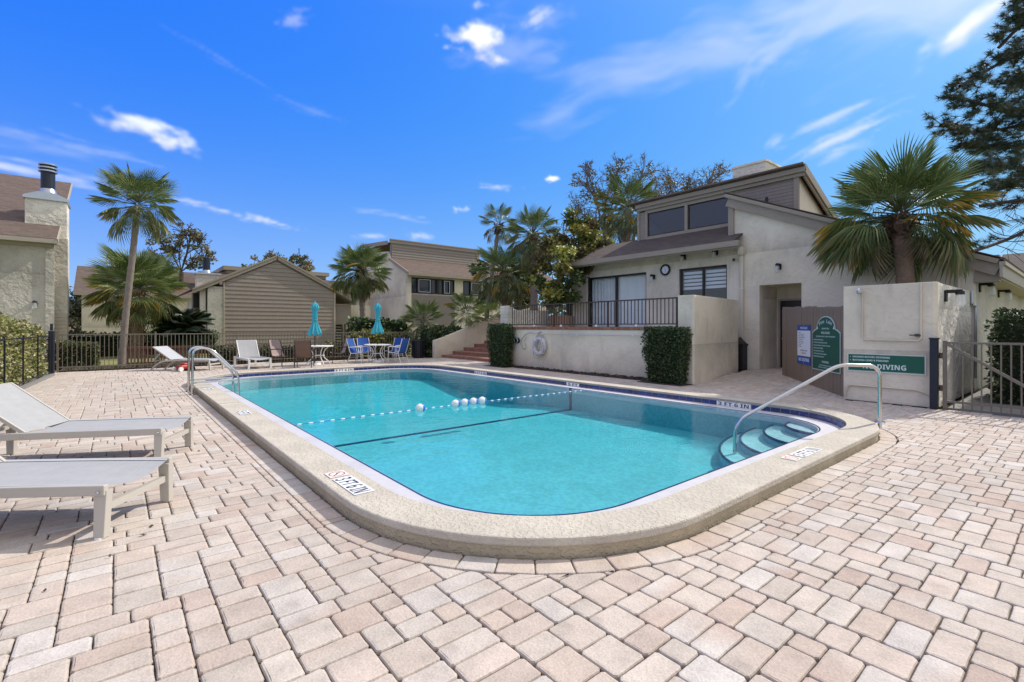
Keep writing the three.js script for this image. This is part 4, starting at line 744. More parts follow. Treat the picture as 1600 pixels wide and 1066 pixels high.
// ---------------------------------------------------------------- pool ladder rail, hand rail, rope with floats
{
  const o = thing('ladder_rail', 'curved stainless steel ladder rails on the left edge of the pool', 'ladder');
  for (const z of [-12.95, -12.30]) {
    part(o, 'rail', bent([[1.27, 0, z], [1.27, 0.99, z], [1.60, 1.0, z], [2.13, 0.40, z], [2.16, -0.25, z]], 0.024, 12, [0.18, 0.20, 0.10]), M.steel);
    part(o, 'cross_bar', tube([[1.27, 0.26, z], [1.7, 0.26, z], [2.14, 0.26, z]], 0.022, 6, 10), M.steel); part(o, 'base_plate', new THREE.CylinderGeometry(0.055, 0.06, 0.015, 20).translate(1.27, 0.01, z), M.steel);
  }
  for (const y of [-0.12, -0.36]) part(o, 'ladder_step', box(0.09, 0.025, 0.62, 2.16, y, -12.625), M.white);
  const h = thing('hand_rail', 'tall stainless steel hand rail leading down to the corner steps of the pool', 'hand rail');
  part(h, 'rail', bent([[8.15, 0.05, -1.93], [8.15, 0.915, -1.93], [7.76, 0.925, -2.30], [6.83, 0.17, -3.20], [6.76, 0.02, -3.27], [6.755, -0.36, -3.275]], 0.025, 14, [0.17, 0.12, 0.06, 0.06]), M.steel);
  part(h, 'base_plate', new THREE.CylinderGeometry(0.06, 0.065, 0.02, 24).translate(8.15, COPY + 0.01, -1.93), M.steel);
  const r = thing('float_line', 'white dotted rope with five blue and white floats across the pool', 'float line');
  const A = [2.05, 0.025, -7.45], B = [8.25, 0.025, -7.42], on = (x) => [x, 0.012, -7.5 + 0.07 * Math.sin((x - 2) / 6.2 * Math.PI) * -1 + (x - 2) * 0.008];
  for (let i = 0; i < 38; i++) { const x = 2.1 + i * 0.163; part(r, 'rope_twist', place(new THREE.SphereGeometry(0.014, 8, 6), 0, 0, 0).scale(3.0, 0.8, 0.8), M.rope).position.set(...on(x)); }
  part(r, 'rope', tube([on(2.02), on(4), on(6), on(8.26)], 0.005, 30, 6), M.floatBlue);
  for (const x of [4.13, 4.86, 5.06, 5.26, 5.46]) {
    const f = part(r, 'float', place(new THREE.SphereGeometry(0.075, 20, 14, 0, Math.PI * 2, 0, Math.PI / 2), 0, 0, 0, 0, 0, Math.PI / 2).scale(1.35, 1, 1), M.white); f.position.set(x, 0.035, on(x)[2]); f.rotation.y = 0.1;
    part(f, 'float_half', place(new THREE.SphereGeometry(0.0745, 20, 14, 0, Math.PI * 2, 0, Math.PI / 2), 0, 0, 0, 0, 0, -Math.PI / 2).scale(1.2, 1, 1), M.floatBlue);
  }
}

// ---------------------------------------------------------------- loungers
function lounger(label, foot, u, o = {}) {                                 // x runs from the foot end to the head end
  const turn = Math.atan2(-u[1], u[0]), t = thing('sun_lounger', label, 'sun lounger', [foot[0], 0, foot[1]], turn, o.group);
  const W = 0.70, hs = 0.35, seat = 1.27, back = 0.74, rise = o.rise ?? 0.66, sling = o.sling ?? M.sling, fr = o.frame ?? M.chaise, total = o.total ?? 1.92;
  for (const s of [-1, 1]) {
    const z = s * W / 2;
    if (o.arched) {
      part(t, 'side_rail', bent([[0, hs - 0.02, z], [1.25, hs - 0.02, z], [1.62, hs - 0.05, z], [1.95, 0.0, z]], 0.028, 8, 0.22), fr);
      part(t, 'leg', bar([0.0, hs, z], [-0.05, 0, z * 1.04], 0.045, 0.05), fr);
    } else {
      part(t, 'side_rail', rbox(total, 0.072, 0.045, 0.008, total / 2, hs - 0.02, z), fr);
      const leg = part(t, 'leg', place(slab([[-0.035, 0], [0.035, 0], [0.042, hs - 0.03], [-0.042, hs - 0.03]], 0.05, [], 0.006), 0.0, 0.006, -0.02), fr); leg.position.set(0.035, 0, z); leg.rotation.x = s * -0.055;
      part(t, 'glide', new THREE.CylinderGeometry(0.028, 0.03, 0.012, 12).translate(0.035, 0.006, z + s * 0.012), M.white);
      const rear = part(t, 'leg', slab([[-0.035, 0], [0.035, 0], [0.042, hs - 0.04], [-0.042, hs - 0.04]], 0.045, [], 0.006), fr); rear.position.set(total - 0.06, 0, z - 0.02);
    }
  }
  part(t, 'cross_bar', [bar([0.035, 0.20, -W / 2], [0.035, 0.20, W / 2], 0.035, 0.05)], fr);
  part(t, 'end_bar', [bar([seat, hs - 0.03, -W / 2], [seat, hs - 0.03, W / 2], 0.03), bar([total - 0.05, hs - 0.04, -W / 2], [total - 0.05, hs - 0.04, W / 2], 0.04, 0.035)], fr);
  const grid = (n, m, f) => { const g = new THREE.PlaneGeometry(1, 1, n, m), p = g.attributes.position, uv = g.attributes.uv; for (let i = 0; i < p.count; i++) { const a = p.getX(i) + 0.5, b = p.getY(i) + 0.5, q = f(a, b); p.setXYZ(i, ...q); uv.setXY(i, a * 1.3, b * 0.7); } g.computeVertexNormals(); return g; };
  const sag = (a, b) => 0.065 * Math.sin(Math.PI * b) * (0.35 + 0.65 * Math.pow(1 - a, 3));
  part(t, 'seat_sling', grid(16, 10, (a, b) => [0.01 + a * seat, hs + 0.016 - sag(a, b), (b - 0.5) * (W + 0.03)]), sling);
  for (const e of [0, 1]) part(t, 'hem', grid(16, 1, (a, b) => [0.01 + a * seat, hs + 0.0205 - sag(a, e ? 0.92 + b * 0.05 : 0.03 + b * 0.05), (e ? W / 2 - 0.045 : -W / 2 + 0.01) + b * 0.035]), M.slingWhite);
  for (const z of [-W / 2, W / 2]) part(t, 'bolt', [place(new THREE.SphereGeometry(0.011, 8, 6), seat, hs - 0.02, z + Math.sign(z) * 0.023), place(new THREE.SphereGeometry(0.011, 8, 6), 0.035, hs - 0.03, z + Math.sign(z) * 0.03)], M.steel);
  const ca = Math.cos(rise), sa = Math.sin(rise);
  part(t, 'back_sling', grid(14, 8, (a, b) => { const l = a * back, d = 0.02 * Math.sin(Math.PI * b) * Math.sin(Math.PI * Math.min(1, a + 0.1)); return [seat + l * ca + d * sa, hs + 0.016 + l * sa - d * ca, (b - 0.5) * (W - 0.02)]; }), sling);
  part(t, 'back_frame', [bar([seat, hs, -W / 2 + 0.025], [seat + back * ca, hs + back * sa, -W / 2 + 0.025], 0.025, 0.035), bar([seat, hs, W / 2 - 0.025], [seat + back * ca, hs + back * sa, W / 2 - 0.025], 0.025, 0.035), bar([seat + back * ca, hs + back * sa, -W / 2 + 0.02], [seat + back * ca, hs + back * sa, W / 2 - 0.02], 0.028, 0.028)], fr);
  part(t, 'prop', [bar([seat + back * ca * 0.6, hs + back * sa * 0.6, -W / 2 + 0.08], [seat + back * 0.85, hs - 0.03, -W / 2 + 0.08], 0.02), bar([seat + back * ca * 0.6, hs + back * sa * 0.6, W / 2 - 0.08], [seat + back * 0.85, hs - 0.03, W / 2 - 0.08], 0.02)], fr);
  return t;
}
lounger('grey sling sun lounger in the left foreground, nearest the viewer', [0.155, -4.62], [-0.815, -0.58]);
lounger('grey sling sun lounger in the left foreground, second from the viewer', [0.555, -6.70], [-0.88, -0.475]);
lounger('white sun lounger on arched legs seen from the side before the far fence', [2.62, -19.05], [-0.77, -0.63], { arched: true, sling: M.slingWhite, frame: M.chaise, rise: 0.62 });
lounger('grey sling sun lounger before the far fence with its foot end towards the pool', [3.86, -18.42], [-0.06, -1], { rise: 0.95, frame: M.white });
{
  const o = thing('pool_cleaner', 'small red wheeled pool cleaner lying on the deck near the side-on lounger', 'pool cleaner', [1.72, 0, -19.15], 0.55);
  part(o, 'cleaner_body', [rbox(0.42, 0.14, 0.26, 0.05, 0.05, 0.13, 0), rbox(0.24, 0.08, 0.20, 0.03, 0.08, 0.22, 0)], mat([0.42, 0.03, 0.02], { roughness: 0.4 }));
  for (const [x, z] of [[-0.18, 0.15], [-0.18, -0.15], [0.22, 0.15], [0.22, -0.15]]) part(o, 'wheel', place(new THREE.CylinderGeometry(0.075, 0.075, 0.05, 18), x, 0.075, z, 0, Math.PI / 2), x < 0 ? M.white : M.black);
  part(o, 'handle', tube([[-0.2, 0.15, -0.1], [-0.26, 0.26, 0], [-0.2, 0.15, 0.1]], 0.012), M.black);
}

// ---------------------------------------------------------------- tables, chairs, closed umbrellas
function chair(label, pos, face, sling, frame, group) {                    // faces +x
  const t = thing('sling_chair', label, 'chair', [pos[0], 0, pos[1]], Math.atan2(-face[1], face[0]), group), W = 0.54;
  for (const s of [-1, 1]) {
    const z = s * W / 2;
    part(t, 'side_frame', bent([[0.25, 0.42, z], [-0.22, 0.38, z], [-0.40, 0.98, z * 0.96]], 0.014, 8, 0.09), frame);
    part(t, 'leg', bent([[0.27, 0, z * 1.05], [0.24, 0.62, z * 1.08]], 0.014, 8), frame);
    part(t, 'leg', bent([[-0.34, 0, z * 1.05], [-0.20, 0.40, z]], 0.014, 8), frame);
    part(t, 'armrest', [bent([[0.27, 0.60, z * 1.08], [0.22, 0.655, z * 1.1], [-0.05, 0.65, z * 1.1], [-0.30, 0.63, z]], 0.018, 8, 0.06)], frame);
  }
  part(t, 'cross_bar', [bar([0.0, 0.33, -W / 2], [0.0, 0.33, W / 2], 0.022), bar([-0.29, 0.2, -W / 2], [-0.29, 0.2, W / 2], 0.02)], frame);
  const prof = [[0.26, 0.425], [0.05, 0.385], [-0.16, 0.38], [-0.23, 0.45], [-0.29, 0.62], [-0.35, 0.80], [-0.40, 0.975]], pos3 = [], idx = [], uv = [];
  const curve = new THREE.CatmullRomCurve3(prof.map(([x, y]) => new THREE.Vector3(x, y, 0)));
  for (let i = 0; i <= 20; i++) { const p = curve.getPoint(i / 20); for (let k = 0; k <= 6; k++) { const b = k / 6 - 0.5, d = 0.022 * Math.cos(b * Math.PI); pos3.push(p.x - (i > 8 ? d : 0), p.y - (i > 8 ? 0 : d), b * (W - 0.02)); uv.push(b * 0.5, i / 20); if (i < 20 && k < 6) { const a = i * 7 + k; idx.push(a, a + 1, a + 7, a + 1, a + 8, a + 7); } } }
  const g = new THREE.BufferGeometry(); g.setAttribute('position', new THREE.Float32BufferAttribute(pos3, 3)); g.setAttribute('uv', new THREE.Float32BufferAttribute(uv, 2)); g.setIndex(idx); g.computeVertexNormals();
  part(t, 'sling', g, sling);
  return t;
}
const darkFrame = mat([0.045, 0.035, 0.028], { roughness: 0.45, metalness: 0.3 });
function table(label, x, z) {
  const t = thing('patio_table', label, 'table', [x, 0, z], 0.4), R = 0.53;
  part(t, 'table_top', [place(new THREE.CylinderGeometry(R, R, 0.022, 40), 0, 0.715, 0), place(new THREE.TorusGeometry(R, 0.02, 8, 48), 0, 0.715, 0, 0, Math.PI / 2)], M.white);
  for (let i = 0; i < 4; i++) { const a = i * Math.PI / 2 + 0.3, c = Math.cos(a), s = Math.sin(a); part(t, 'leg', tube([[c * 0.42, 0.70, s * 0.42], [c * 0.24, 0.52, s * 0.24], [c * 0.22, 0.3, s * 0.22], [c * 0.42, 0.10, s * 0.42], [c * 0.47, 0.0, s * 0.47]], 0.018, 24, 8), M.white); }
  part(t, 'leg_ring', place(new THREE.TorusGeometry(0.225, 0.014, 8, 32), 0, 0.36, 0, 0, Math.PI / 2), M.white);
  return t;
}
function umbrella(label, x, z, top) {
  const t = thing('closed_umbrella', label, 'umbrella', [x, 0, z]);
  part(t, 'pole', new THREE.CylinderGeometry(0.02, 0.02, top - 0.1, 12).translate(0, (top - 0.1) / 2, 0), darkFrame); part(t, 'base', [new THREE.CylinderGeometry(0.2, 0.23, 0.08, 24).translate(0, 0.04, 0)], M.white);
  const n = 64, prof = [[0.01, top], [0.05, top - 0.03], [0.115, top - 0.12], [0.135, top - 0.24], [0.10, top - 0.28], [0.09, top - 0.5], [0.08, top - 0.68], [0.095, top - 0.80], [0.145, top - 0.96], [0.20, top - 1.14], [0.225, top - 1.24]], pos = [], idx = [];
  prof.forEach(([r, y], i) => { for (let k = 0; k <= n; k++) { const a = k / n * Math.PI * 2, f = 1 + (i > 1 ? 0.20 : 0.05) * Math.cos(a * 8 + i * 0.12) + 0.06 * Math.sin(a * 3 + i); pos.push(Math.cos(a) * r * f, y + (i > 8 ? 0.05 * Math.cos(a * 8) : 0), Math.sin(a) * r * f); if (i < prof.length - 1 && k < n) { const b = i * (n + 1) + k; idx.push(b, b + 1, b + n + 1, b + 1, b + n + 2, b + n + 1); } } });
  const g = new THREE.BufferGeometry(); g.setAttribute('position', new THREE.Float32BufferAttribute(pos, 3)); g.setAttribute('uv', new THREE.Float32BufferAttribute(pos.flatMap((_, i) => i % 3 === 0 ? [pos[i], pos[i + 1]] : []), 2)); g.setIndex(idx); g.computeVertexNormals();
  part(t, 'canopy', g, M.teal); part(t, 'tie_band', place(new THREE.TorusGeometry(0.088, 0.014, 8, 24), 0, top - 0.68, 0, 0, Math.PI / 2), M.teal); part(t, 'finial', new THREE.SphereGeometry(0.03, 12, 8).translate(0, top + 0.02, 0), M.teal);
  return t;
}
const t1 = [6.02, -19.05], t2 = [8.38, -18.95];
table('round white patio table under the teal umbrella, among brown chairs', ...t1);
table('round white patio table under the teal umbrella, among blue chairs', ...t2);
umbrella('closed teal umbrella standing in the table with brown chairs', t1[0] - 0.10, t1[1] - 0.08, 2.40);
umbrella('closed teal umbrella standing in the table with blue chairs', t2[0], t2[1], 2.44);
const aim = (p, t) => { const dx = t[0] - p[0], dz = t[1] - p[1], l = Math.hypot(dx, dz); return [dx / l, dz / l]; };
const gB = 'chairs round the first table', gU = 'blue chairs round the second table';
{
  const a = [4.72, -18.95], b = [5.28, -18.25], c = [7.05, -19.85];
  chair('pinkish sling chair with dark frame, leftmost at the first patio table', a, aim(a, [5.25, -18.05]), M.slingPink, darkFrame, gB);
  chair('brown sling chair with dark frame and its back to the pool', b, aim(b, [5.9, -19.6]), M.slingBrown, darkFrame, gB);
  chair('pinkish sling chair with dark frame on the far right of the first table', c, aim(c, [6.0, -19.95]), M.slingPink, darkFrame, gB);
  const d = [7.62, -19.05], e = [8.28, -19.85], f = [8.98, -18.35], g = [9.28, -19.35];
  chair('blue sling chair with white frame, leftmost at the second patio table', d, aim(d, [8.3, -18.2]), M.slingBlue, M.white, gU);
  chair('blue sling chair with white frame behind the second table, facing the pool', e, aim(e, [8.3, -18.8]), M.slingBlue, M.white, gU);
  chair('blue sling chair with white frame and its back to the pool', f, aim(f, [8.4, -19.4]), M.slingBlue, M.white, gU);
  chair('blue sling chair with white frame, rightmost at the second patio table', g, aim(g, [8.3, -18.9]), M.slingBlue, M.white, gU);
}

// ---------------------------------------------------------------- houses beyond the fence
function lapSiding(parent, name, Z, poly, pitch, m) {                      // boards clipped to a convex outline in (x, y), facing +z
  const ys = poly.map((p) => p[1]), y0 = Math.min(...ys), y1 = Math.max(...ys);
  for (let y = y0; y < y1 - 0.02; y += pitch) {
    const cut = (yy) => { const xs = []; poly.forEach((a, i) => { const b = poly[(i + 1) % poly.length]; if ((a[1] - yy) * (b[1] - yy) <= 0 && a[1] !== b[1]) xs.push(lerp(a[0], b[0], (yy - a[1]) / (b[1] - a[1]))); }); return xs.length > 1 ? [Math.min(...xs), Math.max(...xs)] : null; };
    const lo = cut(Math.max(y0 + 0.001, y)), hi = cut(Math.min(y1 - 0.001, y + pitch)); if (!lo || !hi) continue;
    const g = slab([[lo[0], y], [lo[1], y], [hi[1], Math.min(y1, y + pitch)], [hi[0], Math.min(y1, y + pitch)]], 0.022), p = g.attributes.position;
    for (let i = 0; i < p.count; i++) p.setZ(i, p.getZ(i) + Z + 0.03 * (1 - clamp((p.getY(i) - y) / pitch, 0, 1)));
    g.computeVertexNormals(); part(parent, name, g, m);
  }
}
{ // tall house at the left edge with the metal-capped chimney
  const h = thing('left_townhouse', 'cream stucco house with shingle roof and metal-capped chimney behind the variegated hedge', 'building'), Z = -28.94;
  part(h, 'front_wall', wallZ(Z, [[-16, -0.1], [-2.16, -0.1], [-2.16, 5.2], [-16, 5.2]], 0.25), M.stuccoShaded);  // darker stucco paints in the shade lying on this front
  part(h, 'side_wall', wallX(-2.42, [[-28.95, -0.1], [-29.3, -0.1], [-29.3, 5.45], [-28.95, 5.15]], 0.25), M.stuccoWhite);
  part(h, 'corner_board', [span(-2.33, -2.06, -0.1, 5.05, Z - 0.02, Z + 0.06)], M.stuccoShaded);
  part(h, 'roof', sheet([-17, 5.24, Z + 0.55], [-1.93, 5.22, Z + 0.55], [-1.93, 9.7, Z - 8.5], [-17, 9.7, Z - 8.5], 0.1), M.shingle);
  part(h, 'eave_fascia', [bar([-17, 5.13, Z + 0.54], [-1.92, 5.11, Z + 0.54], 0.06, 0.18), bar([-17, 4.98, Z + 0.10], [-2.1, 4.98, Z + 0.10], 0.1, 0.16)], M.trimLight);
  part(h, 'rake_fascia', bar([-1.92, 5.12, Z + 0.55], [-1.92, 9.6, Z - 8.5], 0.05, 0.2), M.trimLight);
  part(h, 'soffit', span(-17, -1.95, 5.03, 5.06, Z, Z + 0.5), M.trim);
  part(h, 'gable_side', wallX(-2.3, [[-29.2, -0.1], [-36, -0.1], [-36, 8.2], [-29.2, 5.3]], 0.2), M.stuccoShaded);
  const c = part(h, 'chimney', span(-3.08, -1.72, 2.0, 7.15, Z - 2.6, Z - 1.1), M.stuccoWhite);
  part(c, 'chimney_cap', place(slab([[-0.74, 0], [0.74, 0], [0.74, 0.12], [0.26, 0.34], [-0.26, 0.34], [-0.74, 0.12]], 1.7), -2.40, 7.15, Z - 2.7), M.galv);
  part(c, 'flue', [new THREE.CylinderGeometry(0.25, 0.25, 1.0, 28).translate(-2.40, 8.15, Z - 1.85)], M.navy);
  part(c, 'flue_skirt', [new THREE.CylinderGeometry(0.26, 0.42, 0.48, 28).translate(-2.40, 7.55, Z - 1.85)], M.galv);
  const cap = part(c, 'flue_cap', [0, 1, 2].map((i) => new THREE.CylinderGeometry(0.33, 0.33, 0.06, 28).translate(-2.40, 8.60 + i * 0.15, Z - 1.85)), M.galv);
  part(c, 'cap_core', new THREE.CylinderGeometry(0.27, 0.27, 0.34, 20).translate(-2.40, 8.75, Z - 1.85), M.dark);
  part(c, 'chimney_base', [span(-3.0, -1.76, -0.1, 2.0, Z - 2.55, Z - 1.2)], M.stuccoShaded);
  part(h, 'side_siding', [0, 1, 2, 3, 4, 5, 6, 7, 8, 9, 10, 11].map((i) => box(0.5, 0.17, 0.03, -1.92, 0.2 + i * 0.16, Z - 0.5, 0, -0.12)), M.trimLight);
  part(h, 'side_bay', span(-2.14, -1.66, -0.1, 5.4, Z - 1.1, Z - 0.56), M.stuccoShaded);
  wallLamp('black wall lamp on the left house, low on its shaded front wall', [-2.66, 2.45, Z], Math.PI / 2, 1.3);
}
{ // gabled house with lap siding
  const h = thing('siding_house', 'brown gabled house with wide lap siding and a stucco corner behind the far fence', 'building'), Z = -33.38;
  const L = [3.45, 3.52], P = [7.96, 5.86], R = [13.0, 3.30];
  const rk = (x) => x < P[0] ? lerp(L[1], P[1], (x - L[0]) / (P[0] - L[0])) : lerp(P[1], R[1], (x - P[0]) / (R[0] - P[0]));
  part(h, 'gable_wall', wallZ(Z - 0.03, [[5.0, -0.3], [11.6, -0.3], [11.6, rk(11.6) - 0.15], [P[0], P[1] - 0.2], [5.0, rk(5.0) - 0.15]], 0.2), M.siding);
  lapSiding(h, 'siding_board', Z, [[5.07, -0.3], [11.6, -0.3], [11.6, rk(11.6) - 0.2], [P[0], P[1] - 0.22], [5.07, rk(5.07) - 0.2]], 0.25, M.siding);
  part(h, 'corner_board', [span(5.0, 5.08, -0.3, rk(5.04) - 0.2, Z - 0.1, Z + 0.07), span(11.58, 11.68, -0.3, rk(11.6) - 0.2, Z - 0.1, Z + 0.07)], M.trimLight);
  part(h, 'stucco_corner', span(4.22, 5.0, -0.3, 3.86, Z - 0.45, Z - 0.06), M.stuccoWhite);
  part(h, 'front_wall_set_back', span(3.55, 4.25, -0.3, 3.5, Z - 1.4, Z - 1.15), M.siding);
  part(h, 'stucco_post', span(3.88, 4.14, -0.3, 3.72, Z - 0.62, Z - 0.30), M.stuccoWhite);
  const w1 = part(h, 'window', span(3.60, 3.90, 2.6, 3.45, Z - 1.14, Z - 1.10), M.dark); part(w1, 'window_frame', [span(3.56, 3.60, 2.55, 3.5, Z - 1.14, Z - 1.07), span(3.90, 3.94, 2.55, 3.5, Z - 1.14, Z - 1.07), span(3.56, 3.94, 2.52, 2.58, Z - 1.14, Z - 1.07)], M.trim);
  const w2 = part(h, 'window', span(4.15, 4.23, 2.1, 3.55, Z - 1.0, Z - 0.45), M.dark); part(w2, 'window_frame', span(4.14, 4.24, 2.02, 2.1, Z - 1.0, Z - 0.44), M.trim);
  part(h, 'door', span(3.60, 3.90, -0.2, 1.6, Z - 1.14, Z - 1.09), M.navy);
  for (const s of [0, 1]) { const A = s ? R : L; part(h, 'roof', sheet([A[0], A[1] + 0.16, Z + 0.14], [P[0], P[1] + 0.16, Z + 0.14], [P[0], P[1] + 0.16, Z - 12], [A[0], A[1] + 0.16, Z - 12], 0.06), M.shingle); part(h, 'rake_fascia', [bar([A[0], A[1], Z + 0.13], [P[0], P[1], Z + 0.13], 0.06, 0.22), bar([A[0], A[1] + 0.12, Z + 0.17], [P[0], P[1] + 0.12, Z + 0.17], 0.06, 0.09)], M.trim); }
  part(h, 'soffit', [sheet([P[0], P[1] - 0.14, Z + 0.10], [R[0], R[1] - 0.14, Z + 0.10], [R[0], R[1] - 0.14, Z - 6], [P[0], P[1] - 0.14, Z - 6], 0.03), sheet([L[0], L[1] - 0.1, Z + 0.10], [P[0], P[1] - 0.14, Z + 0.10], [P[0], P[1] - 0.14, Z], [L[0], L[1] - 0.1, Z], 0.03)], M.siding);
  const c = part(h, 'chimney', span(4.5, 5.9, 3.5, 5.25, Z - 8.6, Z - 7.6), M.stuccoWhite); part(c, 'chimney_cap', [span(4.4, 6.0, 5.25, 5.36, Z - 8.7, Z - 7.5), new THREE.CylinderGeometry(0.2, 0.34, 0.4, 20).translate(5.15, 5.5, Z - 8.1)], M.galv); part(c, 'flue', new THREE.CylinderGeometry(0.24, 0.24, 0.9, 20).translate(5.15, 6.05, Z - 8.1), M.navy);
  // porch at the right end
  part(h, 'porch_wall', span(12.9, 14.75, -0.3, 3.05, Z - 1.6, Z - 1.3), M.stucco);
  const b = part(h, 'balcony_panel', span(11.68, 12.88, 1.65, 2.98, Z - 0.5, Z - 0.40), M.siding); part(b, 'balcony_rail', span(11.66, 12.92, 2.96, 3.06, Z - 0.55, Z - 0.35), M.trim);
  part(h, 'porch_post', [span(12.82, 12.98, -0.3, 4.6, Z - 0.7, Z - 0.5)], M.trim);
  const lt = part(h, 'lattice', span(11.72, 12.5, -0.3, 1.6, Z - 1.0, Z - 0.95), M.dark);
  for (let i = 0; i < 9; i++) part(lt, 'slat', span(11.72, 12.45, -0.2 + i * 0.2, -0.10 + i * 0.2, Z - 0.94, Z - 0.90), M.trimLight);
  part(h, 'porch_back_wall', span(11.6, 14.75, 2.9, 5.0, Z - 4.2, Z - 4.0), M.siding);
  part(h, 'right_wall', span(11.5, 11.65, -0.3, 4.3, Z - 11.8, Z - 0.2), M.siding);
  part(h, 'left_wall', span(4.3, 4.5, -0.3, 3.6, Z - 11.8, Z - 1.0), M.stucco);
}
{ // two-storey apartment house
  const h = thing('apartment_house', 'two-storey stucco apartment house with a row of dark upper windows and shingle roof', 'building'), Z = -31.84, X = 16.37;
  part(h, 'side_wall', wallX(X, [[Z, -0.3], [Z - 9.4, -0.3], [Z - 9.4, 5.2], [Z - 8.2, 7.75], [Z - 3.2, 7.3], [Z - 2.7, 6.7], [Z, 5.35]], 0.25), M.stucco);
  part(h, 'side_wing', span(14.2, X, -0.3, 5.0, Z - 10, Z - 7.0), M.stucco);
  part(h, 'front_wall', wallZ(Z - 0.05, [[X + 0.25, -0.3], [25.5, -0.3], [25.5, 5.2], [X + 0.25, 5.2]], 0.2, [rect(16.66, 20.38, 3.92, 5.08), rect(21.2, 23.0, 3.95, 5.08)]), M.stucco);
  part(h, 'corner_board', span(X - 0.03, X + 0.28, -0.3, 5.2, Z - 0.3, Z + 0.03), M.stucco);
  lapSiding(h, 'siding_board', Z - 0.03, [[16.66, 1.5], [20.38, 1.5], [20.38, 3.84], [16.66, 3.84]], 0.16, M.siding);
  const frames = [[16.66, 17.2], [17.2, 18.3], [18.3, 18.85], [18.85, 19.4], [19.4, 20.0], [20.0, 20.38], [21.2, 21.9], [21.9, 23.0]];
  frames.forEach(([a, b], i) => {
    const w = part(h, 'window', [span(a, b, 3.92, 4.0, Z - 0.2, Z - 0.02), span(a, b, 5.0, 5.08, Z - 0.2, Z - 0.02), span(a, a + 0.06, 4.0, 5.0, Z - 0.2, Z - 0.02), span(b - 0.06, b, 4.0, 5.0, Z - 0.2, Z - 0.02)], M.bronze);
    part(w, 'pane', span(a + 0.06, b - 0.06, 4.0, 5.0, Z - 0.13, Z - 0.12), mat([0.03, 0.036, 0.045], { roughness: 0.04 }));
    if (i === 1 || i === 4 || i === 7) part(w, 'screen_frame', [span(a + 0.05, a + 0.09, 4.02, 4.98, Z - 0.03, Z), span(b - 0.10, b - 0.05, 4.02, 4.98, Z - 0.03, Z), span(a + 0.09, b - 0.10, 4.02, 4.06, Z - 0.03, Z), span(a + 0.09, b - 0.10, 4.94, 4.98, Z - 0.03, Z)], M.galv);
  });
  part(h, 'roof', sheet([16.15, 5.38, Z + 0.55], [26.0, 5.38, Z + 0.55], [26.0, 6.75, Z - 2.6], [16.15, 6.75, Z - 2.6], 0.08), M.shingle);
  part(h, 'eave_fascia', bar([16.12, 5.27, Z + 0.54], [26.0, 5.27, Z + 0.54], 0.06, 0.22), M.trim);
  part(h, 'rake_fascia', [bar([16.13, 5.29, Z + 0.55], [16.13, 6.66, Z - 2.6], 0.06, 0.22), bar([16.2, 7.95, Z - 3.0], [16.2, 8.3, Z - 8.2], 0.06, 0.3)], M.trim);
  lapSiding(h, 'siding_board', Z - 2.7, [[16.4, 6.6], [24.6, 6.6], [24.6, 7.95], [16.4, 7.95]], 0.2, M.siding);
  part(h, 'upper_wall', [span(16.4, 24.6, 5.2, 7.95, Z - 3.0, Z - 2.75), span(24.5, 24.7, 5.2, 7.95, Z - 9, Z - 2.75)], M.siding);
  part(h, 'parapet_fascia', [bar([16.2, 8.02, Z - 2.62], [24.75, 8.02, Z - 2.62], 0.08, 0.26), bar([16.2, 8.16, Z - 2.58], [24.8, 8.16, Z - 2.58], 0.1, 0.08)], M.trim);
  part(h, 'flat_roof', span(16.3, 24.7, 7.9, 7.98, Z - 9, Z - 2.8), M.shingle);
  part(h, 'low_roof', sheet([24.0, 5.5, Z - 0.5], [33, 5.5, Z - 0.5], [33, 7.6, Z - 5], [24.0, 7.6, Z - 5], 0.08), M.shingle);
}
